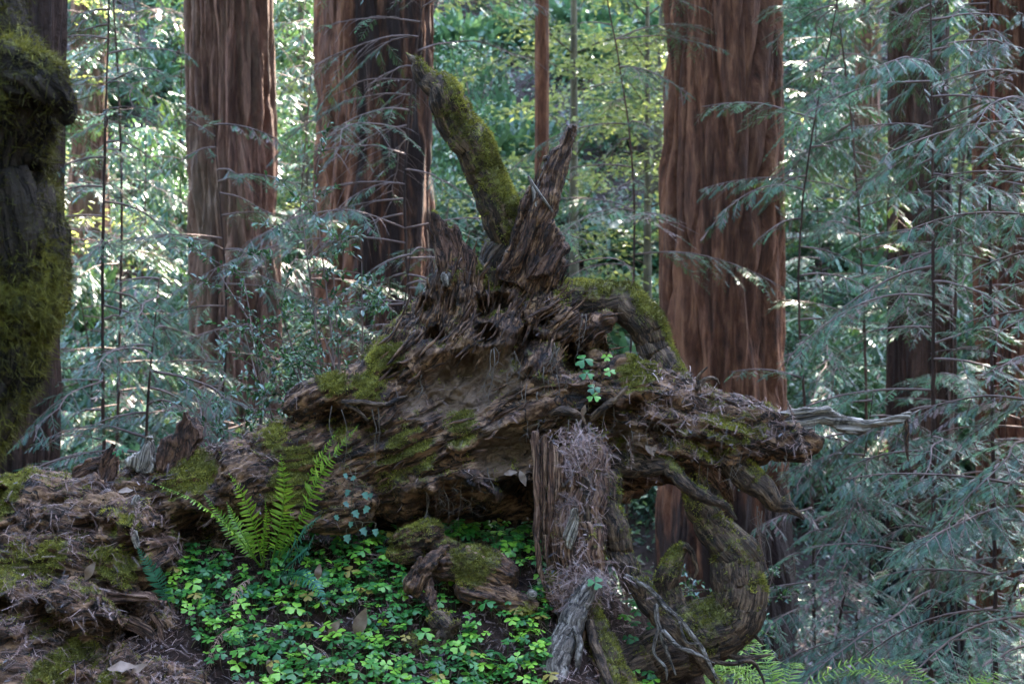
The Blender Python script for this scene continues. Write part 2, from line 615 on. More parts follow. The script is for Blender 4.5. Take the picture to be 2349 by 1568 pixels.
def shoot_far():
    V, F = [], []
    for s_ in (1, -1):
        for i in range(4):
            t0 = i / 4
            k = len(V)
            V += [(t0, 0, 0), (t0 + 0.25, 0, 0), (t0 + 0.30, s_ * 0.11 * (1.1 - 0.4 * t0), 0.0), (t0 + 0.10, s_ * 0.12 * (1.1 - 0.4 * t0), 0.0)]
            F.append((k, k + 1, k + 2, k + 3))
    V = np.array(V)
    V[:, 2] += -0.10 * V[:, 0] ** 2
    return V, np.array(F)


def leaf_oval(w=0.42, fold=0.10):
    V = [(0, 0, 0), (0.28, w * .42, fold), (0.62, w * .5, fold * .9), (1, 0, -0.06), (0.62, -w * .5, fold * .9), (0.28, -w * .42, fold), (0.45, 0, 0)]
    F3 = [(0, 6, 1), (6, 2, 1), (6, 3, 2), (6, 4, 3), (6, 5, 4), (0, 5, 6)]
    return np.array(V), np.array(F3)


SH_N, SH_F, LF = shoot_near(), shoot_far(), leaf_oval()


def place(acc, tpl, O, D, U, s, tint=None):
    """put copies of a template (x forward, z up) at points O into one mesh"""
    O, D = np.asarray(O, float), unit(D)
    if len(O) == 0:
        return
    U = np.asarray(U, float)
    Yv = unit(np.cross(U, D))
    Zv = np.cross(D, Yv)
    s = np.broadcast_to(np.asarray(s, float), (len(O),))
    V, F = tpl
    W = (V[None, :, 0, None] * D[:, None] + V[None, :, 1, None] * Yv[:, None] + V[None, :, 2, None] * Zv[:, None]) * s[:, None, None] + O[:, None]
    n, m = len(O), len(V)
    FF = (F[None] + (np.arange(n) * m)[:, None, None]).reshape(-1, F.shape[1])
    if tint is None:
        tint = rng.random(n)
    acc.add(W.reshape(-1, 3), FF, tint=np.repeat(tint, m))


class Spray:
    """boughs of one redwood: wood goes to .w, shoots are gathered"""
    def __init__(s):
        s.w = Acc()
        s.O, s.D, s.U, s.S, s.T, s.B = [], [], [], [], [], []

    def bough(s, p0, d, L, droop=0.35, step=0.085, sl=0.13, bare=0.2, r=0.008, dead=0.0, rise=0.12):
        d = unit(np.asarray(d, float))
        bt = rng.random()
        bd = rng.random() < .07
        n = 7
        t = np.linspace(0, 1, n)
        side = unit(np.cross(d, (0, 0, 1)))
        wob = np.cumsum(rng.normal(0, 0.05, n)) * L
        droop = droop * rng.uniform(.5, 1.5)
        rise = rng.uniform(-.15, .3)
        wob -= wob[0]
        C = p0 + d * (t * L)[:, None] + np.array((0, 0, 1.0)) * (L * (rise * t - droop * t ** 2))[:, None] + side * wob[:, None]
        thin(s.w, C, r, r * 0.3, 4, 12)
        Q = spline(C, 40)
        T = unit(np.gradient(Q, axis=0))
        sg = 1
        x = bare * L
        while x < L:
            i = min(int(x / L * 39), 39)
            o, tt = Q[i], T[i]
            sg = -sg
            tl = (0.14 + 0.34 * (1 - (x / L)) ** 0.8) * min(L, 1.3) * rng.uniform(0.5, 1.1)
            td = unit(tt * rng.uniform(0.5, 0.9) + side * sg * rng.uniform(0.6, 1.0) + np.array((0, 0, rng.uniform(-0.45, 0.08))))
            x += step * rng.uniform(0.6, 1.4)
            tw = rng.random()
            tq = np.linspace(0, 1, 4)
            TC = o + td * (tq * tl)[:, None] - np.array((0, 0, 1.0)) * (0.28 * tl * tq ** 2)[:, None]
            thin(s.w, TC, r * 0.4, r * 0.2, 3, 4)
            if rng.random() < dead:
                continue
            k = max(6, int(tl / (sl * .24)))
            q = (np.arange(k) + rng.random(k) * .5 + .3) / k
            pp = o + td * (q * tl)[:, None] - np.array((0, 0, 1.0)) * (0.28 * tl * q * q)[:, None]
            ts = unit(np.cross(td, (0, 0, 1)) + np.array((0, 0, rng.normal(0, .25))))
            sg2 = np.where(np.arange(k) % 2, 1.0, -1.0)[:, None]
            zz = rng.normal(-.18, .16, k) if bt > .4 else rng.normal(-.7, .25, k)
            sd_ = td * .62 + ts * sg2 * .78 + np.array((0, 0, 1.0)) * zz[:, None]
            sd_[-1] = td + np.array((0, 0, -.35))
            s.O.append(pp)
            s.D.append(unit(sd_))
            s.U.append(np.array((0, -.2, 1.0)) + rng.normal(0, .22, (k, 3)))
            s.S.append(sl * (.55 + .62 * np.sin(math.pi * np.clip(q, 0, 1) ** .75)) * rng.uniform(.7, 1.2, k))
            s.B.append(rng.random(k) < (.5 if bd else .04))
            s.T.append(np.clip(.25 * bt + .5 * tw + rng.normal(.12, .16, k), 0, 1))

    def build(s, parent, tpl=SH_N, mat='needle', bname='branches', fname='foliage'):
        if s.w.n:
            s.w.mk(bname, M['twig'], parent)
        O, D, U, Sz, T, B = (np.concatenate(q) for q in (s.O, s.D, s.U, s.S, s.T, s.B))
        a = Acc()
        place(a, tpl, O[~B], D[~B], U[~B], Sz[~B], T[~B])
        a.mk(fname, M[mat], parent, smooth=False)
        if B.any():
            a = Acc()
            place(a, tpl, O[B], D[B], U[B], Sz[B] * .9, T[B])
            a.mk('dead_foliage', M['litter'], parent, smooth=False)['label'] = 'brown dead sprays'


# ------------------------------------------------------------------ great redwood trunks
def bark_trunk(parent, pts, rad, mat, seed, K=5.0, depth=0.20, ns=300, step=0.05, char_dark=None, name='trunk', flute=0.05):
    V, F, C, Rr, s, th, O, T = tubegeo(pts, rad, ns, step)
    n = len(C)
    c, si = np.cos(th)[None, :], np.sin(th)[None, :]
    z = s[:, None]
    Rm = float(np.median(Rr))
    G = np.stack([np.broadcast_to(z, (n, ns)), np.broadcast_to(c, (n, ns)) * Rm, np.broadcast_to(si, (n, ns)) * Rm], -1).reshape(-1, 3)
    q = K / Rm / 2
    wz = np.stack([G[:, 0] * 0.5, G[:, 1] * 2, G[:, 2] * 2], -1)
    warp = fbm(wz + seed + 5, 2) * 0.35 * Rm
    th2 = np.stack([G[:, 0] * 0.55 + seed, (G[:, 1] + warp * 0.4) * q, (G[:, 2] - warp * 0.4) * q], -1)
    f1 = sstep(0.0, 0.34, np.abs(noise(th2)))
    f2 = sstep(0.0, 0.22, np.abs(noise(th2 * np.array([1.6, 2.3, 2.3]) + 31)))
    f3 = fbm(G * np.array([1.2, 20, 20]) + seed, 3)
    big = fbm(np.stack([G[:, 0] * 0.08 + seed, G[:, 1] / Rm * 1.6, G[:, 2] / Rm * 1.6], -1), 2)
    R2 = np.repeat(Rr, ns)
    d = Rm * (depth * (f1 - 0.8) + depth * 0.45 * (f2 - 0.8) + 0.03 * f3 + .03 * fbm(G * np.array([5, 16, 16]) + seed + 60, 2)) + R2 * flute * 2.2 * big
    m = n * ns
    V[:m] += O.reshape(-1, 3) * d[:, None]
    Ga = np.vstack([G, [[0, 0, 0], [s[-1], 0, 0]]]) + seed
    A = {'grain': Ga}
    if char_dark is not None:
        A['char_dark'] = np.concatenate([char_dark(V[:m]), [0, 0]])
    return mk(name, V, F, M[mat], parent, A)


def crown(parent, c, rx, rz, n, size, mat='needle_far', name='crown'):
    """a high crown of drooping sprays (above the picture, it shades the ground below)"""
    a = Acc()
    ang = rng.uniform(0, 2 * math.pi, n)
    h = rng.random(n)
    rr = rx * np.sqrt(rng.random(n)) * (1 - 0.55 * h)
    O = np.stack([c[0] + np.cos(ang) * rr, c[1] + np.sin(ang) * rr, c[2] + h * rz], -1)
    O += fbm(O * 0.4, 2)[:, None] * 2.0
    D = np.stack([np.cos(ang + rng.normal(0, .6, n)), np.sin(ang + rng.normal(0, .6, n)), rng.uniform(-.6, .1, n)], -1)
    U = np.stack([rng.normal(0, .4, n), rng.normal(0, .4, n), np.ones(n)], -1)
    place(a, SH_F, O, D, U, size * rng.uniform(.6, 1.3, n))
    for k in range(14):
        an = k * 2.4
        zz = c[2] + rz * (k + .5) / 14 * .8
        e = np.array((math.cos(an), math.sin(an), 0.1)) * rx * 0.8 * (1 - .5 * k / 14)
        p0 = np.array((c[0], c[1], zz))
        V, F, *_ = tubegeo([p0, p0 + e * .5, p0 + e + np.array((0, 0, -.4))], [0.07, .05, .02], 5, n=5)
        a.add(V, F, tint=0.0)
    return a.mk(name, M[mat], parent, smooth=False)


def redwood(label, u, wpx, Yd, mat, seed, lean=0.0, flare=1.15, H=24, crn=(4.5, 15, 700, 1.2, 9), vref=300, char_dark=None, **kw):
    x = at(u, vref, Yd)[0]
    r = px(wpx, Yd) / 2
    zg = gz(x, Yd)
    t = thing('redwood_tree', label, 'tree', (x, Yd, zg))
    zr = at(u, vref, Yd)[2]
    P, RR = [], []
    for zz, k in ((zg - 0.4, flare * 1.12), (zg + 0.5, flare * 1.03), (zg + 2.2, 1 + (flare - 1) * .35), (zr, 1.0), (zr + 3, 0.95), (zg + H * .6, 0.62), (zg + H, 0.12)):
        P.append((x + lean * (zz - zr), Yd, zz))
        RR.append(r * k)
    bark_trunk(t, P, RR, mat, seed, char_dark=char_dark, **kw)
    if crn:
        crown(t, (x, Yd, zg + crn[4]), crn[0], crn[1], crn[2], crn[3])
    return t


def dark_t4(V):
    zr = V[:, 2] - CAMZ
    return sstep(-0.4, -2.6, zr) * 0.8 + 0.25 * sstep(0.25, 0.9, V[:, 0] - 2.05)  # darker towards the base and on the right side


def char_t2(V):
    x = V[:, 0]
    xc = at(870, 300, 15.0)[0]
    return 0.6 * sstep(xc - 0.28, xc - 0.15, x) * sstep(xc + 0.75, xc + 0.45, x)


def dark_low(V):
    return sstep(-0.5, -2.5, V[:, 2] - CAMZ) * 0.9  # darker towards the base


redwood('massive reddish brown redwood trunk with deep bark furrows, standing right behind the horizontal root', 1655, 268, 14.0, 'bark_brown', 4.1, char_dark=dark_t4, flare=1.2, crn=(3.4, 14, 230, 1.2, 9.5))
redwood('pinkish brown fluted redwood trunk standing alone in the sunlit gap behind the log', 532, 188, 16.0, 'bark_mauve', 9.3, lean=-0.02, char_dark=None, flare=1.12, K=6, crn=(5, 14, 480, 1.2, 10.5))
redwood('broad redwood trunk with a fire-blackened face behind the mossy snag', 857, 272, 15.0, 'bark_brown', 15.7, char_dark=char_t2, flare=1.06, K=4.5, depth=0.15, flute=0.10, crn=(5, 14, 430, 1.2, 10))
redwood('slender dark redwood trunk half hidden by drooping sprays, right of the massive trunk', 2138, 84, 13.0, 'bark_dark', 21.2, lean=-0.012, char_dark=dark_low, flare=1.5, K=4, ns=140, crn=(2.8, 12, 180, 1.1, 9.5))
redwood('straight redwood trunk, the narrower of the close pair at the right edge', 2258, 58, 15.5, 'bark_brown', 27.2, lean=-0.02, flare=1.3, K=4, ns=130, crn=(3.5, 12, 300, 1.1, 10))
redwood('thick redwood trunk, the wider of the close pair at the right edge', 2358, 140, 15.0, 'bark_brown', 33.9, lean=-0.02, flare=1.2, K=5, crn=(4.5, 13, 500, 1.2, 10))
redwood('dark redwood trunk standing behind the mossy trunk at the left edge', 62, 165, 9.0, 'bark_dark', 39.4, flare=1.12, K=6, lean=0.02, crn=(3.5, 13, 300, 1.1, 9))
redwood('thin straight redwood pole rising between the mossy snag and the massive trunk', 1243, 33, 17.0, 'bark_brown', 45.0, flare=1.2, K=3, ns=60, depth=0.06, crn=(2.0, 10, 50, .9, 13))
redwood('dark redwood trunk low among the sprays, between the massive trunk and the right edge', 2095, 120, 16.5, 'bark_dark', 52.0, flare=1.5, K=5, vref=1200, char_dark=dark_low, crn=(3.5, 12, 300, 1.1, 11))
redwood('distant pinkish redwood trunk on the slope behind the left sprays', 205, 80, 24.0, 'bark_mauve', 58.0, flare=1.2, K=5, ns=120, crn=(3, 10, 250, 1.1, 14))
redwood('distant brown redwood trunk on the slope seen through the sprays left of the paired trunks', 1990, 60, 24.0, 'bark_mauve', 63.0, flare=1.2, K=4, ns=100, crn=(3, 10, 250, 1.1, 14))
for k, (lab, tx, ty, cr, dens) in enumerate((  # mostly hidden trees, added so that their crowns shade the hillside
        ('distant redwood added to shade the slope, far left', -17, 44, 6, 700), ('distant redwood added to shade the slope behind the mossy trunk', -10.5, 47, 5.5, 650), ('distant redwood added to shade the slope behind the pinkish trunk', -5, 45, 4.5, 450),
        ('distant redwood added to shade the slope right of the massive trunk', 8, 46, 5, 650), ('distant redwood added to shade the slope behind the paired trunks', 14, 44, 6, 700), ('distant redwood added to shade the slope, far right', 20, 47, 6, 700), ('distant redwood added to shade the slope behind the mossy snag', -1, 56, 3.0, 90))):
    zg = gz(tx, ty)
    redwood(lab, tx / (KW * ty) * 2349 + 1174.5, 60, ty, 'bark_mauve', 80 + 5 * k, flare=1.2, K=4, ns=60, step=.3, crn=(cr, 15, dens, 1.5, 7), H=22)

# unseen low-crowned redwoods added around the camera to block low sky light
GL = 'unseen redwood with a low dense crown, added to block low sky light'
gp = None
for k, (tx, ty) in enumerate(((-9.5, 2.5), (-10.5, -4), (-5, -9), (0.5, -11.5), (6.5, -9), (11.5, -4), (10, 3), (-11, 8), (11.5, 9), (-15, 3), (15, 2))):
    zg = gz(tx, ty)
    if gp is None:
        gp = thing('sky_block_tree', GL, 'tree', (0, 0, 0), 'unseen redwoods added to block low sky light')
        bark_trunk(gp, [(0, 0, -.4), (0, 0, 3), (0, 0, 22)], [.42, .34, .06], 'bark_dark', 3.0, ns=60, step=.25)
        crown(gp, (0, 0, .8), 3.4, 14, 2300, 1.15)
        gp.location = (tx, ty, zg)
    else:
        dup(gp, (tx, ty, zg), k * 1.3, 1 + .07 * (k % 3))

# ------------------------------------------------------------------ the hillside: litter, shrubs, broad-leaved trees
a = Acc()
n = 190000
hy = 14 + 32 * rng.random(n) ** .9
hx = rng.uniform(-1, 1, n) * (hy * .70 + 1)
kp = fbm(np.stack([hx * .55, hy * .55, hx * 0 + 3], -1), 3) > -.22
hx, hy = hx[kp], hy[kp]
hz = ground_rel(hx, hy) + CAMZ + rng.gamma(1.5, .12, len(hx))
D = unit(np.stack([rng.normal(size=len(hx)), rng.normal(size=len(hx)) - .3, rng.normal(-.2, .4, len(hx))], -1))
U = np.stack([rng.normal(0, .45, len(hx)), rng.normal(0, .45, len(hx)) - .4, np.ones(len(hx))], -1)
place(a, LF, np.stack([hx, hy, hz], -1), D, U, rng.uniform(.05, .13, len(hx)) * (.6 + hy / 50))
tag(a.mk('undergrowth', M['shrub'], smooth=False), 'dense green leafy undergrowth covering the far slope in patches', 'undergrowth', kind='stuff')
a = Acc()
n = 46000
hx = rng.uniform(-1, 1, n)
hy = 9 + 33 * rng.random(n) ** 0.9
hx = hx * (hy * 0.70 + 1)
hz = ground_rel(hx, hy) + CAMZ + 0.015
O = np.stack([hx, hy, hz], -1)
D = unit(np.stack([rng.normal(size=n), rng.normal(size=n), rng.normal(0, .35, n)], -1))
U = np.stack([rng.normal(0, .5, n), rng.normal(0, .5, n) - 0.4, np.ones(n)], -1)
place(a, LF, O, D, U, rng.uniform(.05, .16, n) * (0.6 + hy / 40))
tag(a.mk('leaf_litter', M['hlitter'], smooth=False), 'pinkish brown dead leaves and twigs scattered over the far slope', 'leaf litter', kind='stuff')


def leaf_cloud(n, rx, rz, size, tpl=LF, clump=9):
    a = Acc()
    cc = rng.normal(size=(clump, 3))
    cc = unit(cc) * rng.uniform(.3, 1, (clump, 1)) * np.array([rx, rx, rz]) * .75 + np.array([0, 0, rz])
    k = rng.integers(0, clump, n)
    O = cc[k] + unit(rng.normal(size=(n, 3))) * (rng.random((n, 1)) ** .5) * rx * .48
    O[:, 2] = np.maximum(O[:, 2], 0.02)
    out = unit(O - np.array([0, 0, rz * .6]))
    D = unit(out + rng.normal(0, .7, (n, 3)) + np.array([0, 0, -.25]))
    U = np.array([0, -.15, 1.0]) + rng.normal(0, .45, (n, 3))
    tn = np.clip(rng.normal(.5, .25, n) + (rng.random(clump)[k] - .5) * .7, 0, 1)
    place(a, tpl, O, D, U, size * rng.uniform(.6, 1.3, n), tn)
    w_ = Acc()
    for q in range(clump):
        thin(w_, [np.array((0, 0, -.15)), cc[q] * .5 + np.array((0, 0, .05)), cc[q]], .02, .006, 4, 5)
    return a, w_


protos = []
for (nm, n, rx, rz, sz, lab, tpl, mt) in (
        ('shrub', 1300, .75, .6, .095, 'low green broad-leaved shrub growing on the far slope', LF, 'shrub'),
        ('shrub', 1700, .95, .9, .085, 'tall airy shrub with small leaves growing on the far slope', LF, 'shrub'),
        ('fern_clump', 420, .7, .4, .32, 'bushy green fern clump growing on the far slope', SH_F, 'shrub')):
    t = thing(nm, lab, 'shrub' if nm == 'shrub' else 'fern', (0, 0, 0), lab.split(' growing')[0] + 's on the slope')
    a_, w_ = leaf_cloud(n, rx, rz, sz, tpl)
    w_.mk('stems', M['twig'], t)
    a_.mk('foliage', M[mt], t, smooth=False)
    protos.append(t)
spots = []
for i in range(430):
    y = 17 + 25 * rng.random() ** 0.9
    x = rng.uniform(-1, 1) * ((0.40 if i < 270 else 0.72) * y + 0.5)
    if 13 < y < 17.5 and -1.5 < x - 2.9 < 1.5:
        continue
    spots.append((x, y))
used = [False] * 3
for i, (x, y) in enumerate(spots):
    k = int(rng.choice(3, p=(.4, .3, .3)))
    sc = rng.uniform(.7, 1.5)
    loc = (x, y, gz(x, y) - .05)
    if not used[k]:
        used[k] = True
        protos[k].location = loc
        protos[k].rotation_euler[2] = rng.uniform(0, 6)
        protos[k].scale = (sc, sc, sc)
    else:
        dup(protos[k], loc, rng.uniform(0, 6), sc)


def oak(label, x, y, H, spread, nleaf, size, lean=0.0, low=0.15):
    zg = gz(x, y)
    t = thing('tanoak_tree', label, 'tree', (x, y, zg))
    w_, a_ = Acc(), Acc()
    P = [np.array((x, y, zg - .2)), np.array((x + lean * .3, y, zg + H * .4)), np.array((x + lean, y, zg + H))]
    thin(w_, P, .09, .03, 8, 14)
    sp = spline(np.array(P), 30)
    nb = int(H * 5)
    per = nleaf // nb
    wl = Acc()
    for k in range(nb):
        q = low + (1 - low) * (k + rng.random()) / nb
        o = sp[min(int(q * 29), 29)]
        an = rng.uniform(0, 2 * math.pi)
        L = spread * rng.uniform(.5, 1.1) * (1.1 - .5 * q)
        d = np.array((math.cos(an), math.sin(an), rng.uniform(-.1, .55)))
        e = o + d * L
        m = o + d * L * .5 + np.array((0, 0, .1 * L))
        thin(wl, [o, m, e + np.array((0, 0, -.1 * L))], .018, .004, 4, 8)
        Q = spline(np.array([o, m, e + np.array((0, 0, -.1 * L))]), 20)
        idx = rng.integers(5, 20, per)
        off = rng.normal(0, .22, (per, 3)) * np.array([1, 1, .35])
        O = Q[idx] + off
        D = unit(np.stack([rng.normal(size=per), rng.normal(size=per), rng.normal(-.2, .35, per)], -1))
        U = np.array([0, 0, 1.0]) + rng.normal(0, .4, (per, 3))
        place(a_, LF, O, D, U, size * rng.uniform(.6, 1.25, per))
    w_.mk('trunk', M['limb'], t)
    wl.mk('branches', M['limb'], t)
    a_.mk('foliage', M['oak'], t, smooth=False)
    return t


oak('yellow-green broad-leaved tree catching the sun behind the two snags', 1.0, 23, 9.5, 3.0, 6500, .13)
oak('sunlit broad-leaved tree with loose layered leaves behind the thin redwood pole', 2.6, 26, 11, 3.0, 6000, .13, .6)
oak('leafy green tree filling the gap between the pinkish trunk and the fire-blackened trunk', -3.4, 24, 10, 2.2, 4200, .13, -.4)
oak('broad-leaved tree with sunlit patches at the upper left behind the mossy trunk', -8.2, 22, 10, 3.0, 5000, .13)
oak('small broad-leaved tree at the upper right behind the slender dark trunk', 7.2, 23, 10, 3.0, 4500, .13, .4)
oak('broad-leaved tree beyond the left edge of the photo', -13, 24, 10, 3.2, 4500, .13)
oak('broad-leaved tree beyond the right edge of the photo', 13, 24, 10, 3.2, 4500, .13)
oak('young broad-leaved tree low behind the root arch', 2.0, 21, 6, 1.8, 2600, .12)


# ------------------------------------------------------------------ redwood saplings
def sapling(label, u, Yd, vtop, nb, L, rtrunk=.03, lean=0.0, azc=None, azs=3.2, droop=.4, sl=.058, step=.05, zlow=None, dead=.09, tpl=SH_N):
    x = at(u, 784, Yd)[0]
    zg = gz(x, Yd)
    zt = at(u, vtop, Yd)[2]
    t = thing('redwood_sapling', label, 'sapling', (x, Yd, zg))
    rtrunk *= .45
    P = [np.array((x, Yd, zg - .1)), np.array((x + lean * .3 + rng.normal(0, .10), Yd, zg * .7 + zt * .3)), np.array((x + lean * .6 + rng.normal(0, .10), Yd, zg * .35 + zt * .65)), np.array((x + lean + rng.normal(0, .15), Yd, zt))]
    V, F, A = rough_tube(P, [rtrunk, rtrunk * .8, rtrunk * .6, rtrunk * .25], 12, .08, rng.uniform(0, 90))
    mk('trunk', V, F, M['bark_dark'], t, {'grain': A['grain']})
    Q = spline(np.array(P), 60)
    s = Spray()
    z0 = zlow if zlow is not None else zg + .5
    nb = int(nb * 1.12)
    for k in range(nb):
        z = z0 + (zt - z0) * (k + rng.random()) / nb
        i = int(np.argmin(np.abs(Q[:, 2] - z)))
        an = rng.uniform(0, 2 * math.pi) if azc is None else azc + rng.normal(0, azs)
        q = (z - z0) / (zt - z0)
        s.bough(Q[i], (math.cos(an), math.sin(an), rng.uniform(-.1, .2)), L * rng.uniform(.4, 1.25) * (1.05 - .45 * q), droop * rng.uniform(.6, 1.4), step, sl, dead=dead)
    s.build(t, tpl)
    return t


# right half
sapling('redwood sapling with long blue-green drooping sprays just right of the grey root tip', 2120, 8.2, -60, 34, 1.25, .035)
sapling('redwood sapling with dense blue-green sprays crowding the right edge, nearest of the saplings', 2400, 6.6, 60, 36, 1.05, .03, azc=math.pi, azs=1.0)
sapling('redwood sapling with fine sprays in front of the massive reddish trunk', 1870, 10.2, -120, 24, 1.0, .03, azc=math.pi, azs=1.7)
sapling('tall thin redwood sapling with sparse sprays behind the slender dark trunk', 2240, 11.5, -200, 32, 1.4, .04)
sapling('redwood sapling with pale sprays at the top right in front of the paired trunks', 2290, 9.3, -250, 26, 1.2, .035, zlow=2.1)
sapling('bushy low redwood sapling right of the massive trunk base', 1960, 9.0, 900, 26, 1.1, .025)
sapling('shaded redwood sapling low at the right edge behind the nearest one', 2330, 9.8, 800, 26, 1.1, .03)
sapling('redwood sapling with upper sprays hanging between the massive trunk and the slender dark trunk', 1950, 12.5, -260, 30, 1.5, .035, zlow=1.6)
for k, (lab, u, y, vt) in enumerate((
        ('hazy mid-distance redwood sapling left of the pinkish trunk', 330, 17.5, -300), ('mid-distance redwood sapling with thin sprays just right of the pinkish trunk', 680, 18.5, -250),
        ('mid-distance redwood sapling at the far upper left behind the mossy trunk', 130, 19, -300), ('mid-distance redwood sapling in the gap right of the massive trunk', 1900, 18, -280),
        ('mid-distance redwood sapling in the gap between the pinkish and fire-blackened trunks', 700, 21, -100), ('far redwood sapling behind the pinkish trunk, left side', 420, 20, -300), ('far bushy redwood sapling low behind the mossy trunk', 190, 16, 500),
        ('mid-distance redwood sapling behind the grey root tip', 2060, 19, -200), ('mid-distance low redwood sapling behind the log hump, left of the fire-blackened trunk', 560, 17, 560))):
    sapling(lab, u, y, vt, 34, 2.0, .026, sl=.12, step=.09, tpl=SH_F)
# just beyond both edges
sapling('redwood sapling just beyond the left edge behind the mossy trunk', -420, 10.5, -250, 30, 1.5, .035)
sapling('second redwood sapling farther beyond the left edge', -900, 12.5, -250, 28, 1.7, .035)
sapling('redwood sapling just beyond the right edge, behind the nearest one', 2800, 10.5, -250, 30, 1.5, .035)
sapling('second redwood sapling farther beyond the right edge', 3300, 12.5, -250, 28, 1.7, .035)
# left half
sapling('redwood sapling with sunlit sprays between the mossy trunk and the pinkish trunk', 255, 9.2, -80, 34, 1.05, .035)
sapling('redwood sapling with low bright sprays in front of the pinkish trunk', 490, 10.5, 260, 34, 1.2, .03)
sapling('shaded redwood sapling behind the far end of the log', 330, 7.8, 640, 24, .9, .028)
sapling('tall redwood sapling filling the upper left beside the mossy trunk', 270, 13.0, -300, 32, 1.25, .04)
sapling('redwood sapling with long bare twigs in front of the fire-blackened trunk', 1010, 10.5, -220, 34, 1.5, .035, azc=math.pi, azs=1.3, dead=.55, zlow=1.7)
sapling('redwood sapling standing low between the pinkish trunk and the fire-blackened trunk', 690, 12.0, 520, 24, 1.2, .03)
sapling('redwood sapling with hanging sprays at the top, between the snags and the massive trunk', 1440, 12.5, -300, 22, 1.3, .03, zlow=2.2, dead=.2)
sapling('redwood sapling with shaded sprays behind the hump of the log', 930, 9.0, 560, 26, 1.0, .028)


# ------------------------------------------------------------------ huckleberry bushes
def huckleberry(label, u, v, Yd, ends, nleaf=46):
    b = at(u, v, Yd)
    t = thing('huckleberry_bush', label, 'bush', (b[0], b[1], gz(b[0], b[1])))
    w_, a_ = Acc(), Acc()
    root = np.array((b[0], b[1], gz(b[0], b[1])))
    for (eu, ev) in ends:
        e = at(eu, ev, Yd + rng.uniform(-.35, .35))
        m = root * .45 + e * .55 + np.array((rng.normal(0, .08), 0, .12))
        Q = spline(np.array([root, m, e]), 30)
        thin(w_, [root, m, e], .009, .002, 5, 18)
        for k in range(13):
            i = int(10 + 19 * (k / 12))
            o = Q[i]
            d = unit(np.array((rng.normal(), rng.normal() * .7, rng.uniform(-.2, .9))))
            L = rng.uniform(.10, .30)
            q = o + d * L
            thin(w_, [o, o + d * L * .5 + rng.normal(0, .012, 3), q], .003, .0012, 3, 4)
            nl = int(nleaf * L / .25 * .55) + 3
            ts = rng.random(nl) ** .7
            O = o + d * (L * ts)[:, None] + rng.normal(0, .008, (nl, 3))
            D = unit(d + rng.normal(0, .75, (nl, 3)))
            U = np.array((0, -.2, 1.0)) + rng.normal(0, .35, (nl, 3))
            place(a_, LF, O, D, U, rng.uniform(.022, .042, nl))
    w_.mk('stems', M['twig'], t)
    a_.mk('foliage', M['berry'], t, smooth=False)


huckleberry('glossy small-leaved huckleberry bush behind the left shoulder of the root mass', 800, 1000, 6.6,
            [(690, 470), (720, 430), (760, 560), (600, 580), (560, 640), (480, 590), (640, 760), (720, 700), (830, 600), (860, 720), (560, 760), (700, 830), (780, 790)])
huckleberry('lower glossy-leaved huckleberry bush rising behind the log, left of the root mass', 640, 1050, 6.2,
            [(520, 860), (600, 900), (690, 870), (560, 960), (640, 800), (740, 900), (480, 930)], 40)
huckleberry('small bright-leaved huckleberry bush seen under the root loop', 1570, 1500, 8.0, [(1540, 1340), (1590, 1330), (1640, 1350), (1780, 1300), (1740, 1330), (1460, 1400), (1420, 1440)], 40)


# ------------------------------------------------------------------ the fallen log with its root mass
def conv(L):
    return [at(u, v, y) for (u, v, y, r) in L], [px(r, y) for (u, v, y, r) in L]


def capsule(p, q, r0, r1, ns=14):
    V, F, *_ = tubegeo([p, q], [r0, r1], ns, n=max(3, int(np.linalg.norm(np.subtract(p, q)) / .03)))
    return V, F


def sphere(c, r):
    th = np.linspace(0, math.pi, 9)
    V, F = [], []
    for t in th:
        for k in range(12):
            a_ = k * math.pi / 6
            V.append((c[0] + r * max(math.sin(t), .02) * math.cos(a_), c[1] + r * max(math.sin(t), .02) * math.sin(a_), c[2] - r * math.cos(t)))
    for i in range(8):
        for k in range(12):
            F.append((i * 12 + k, i * 12 + (k + 1) % 12, i * 12 + 12 + (k + 1) % 12, i * 12 + 12 + k))
    V = np.array(V)
    return V, [np.array(F), np.array([[11 - k for k in range(12)]]), np.array([[96 + k for k in range(12)]])]


def fuse(chains, vox):
    """capsule chains -> one closed skin (voxel remesh), as arrays"""
    a = Acc()
    for ch in chains:
        P, Rr = conv(ch)
        V, F, *_ = tubegeo(P, Rr, 16, .03)
        a.add(V, F)
        a.add(*sphere(P[0], Rr[0]))
        a.add(*sphere(P[-1], Rr[-1]))
    return voxel(a.mk('skin_source', None), vox)


def voxel(o, vox):
    md = o.modifiers.new('r', 'REMESH')
    md.mode = 'VOXEL'
    md.voxel_size = vox
    dg = bpy.context.evaluated_depsgraph_get()
    ev = o.evaluated_get(dg)
    me = ev.to_mesh()
    V = np.zeros(len(me.vertices) * 3)
    me.vertices.foreach_get('co', V)
    V = V.reshape(-1, 3)
    F = np.zeros(len(me.loops), np.int32)
    me.loops.foreach_get('vertex_index', F)
    lt = np.zeros(len(me.polygons), np.int32)
    me.polygons.foreach_get('loop_total', lt)
    assert (lt == 4).all()
    F = F.reshape(-1, 4)
    ev.to_mesh_clear()
    d_ = o.data
    bpy.data.objects.remove(o)
    bpy.data.meshes.remove(d_)
    return V, F


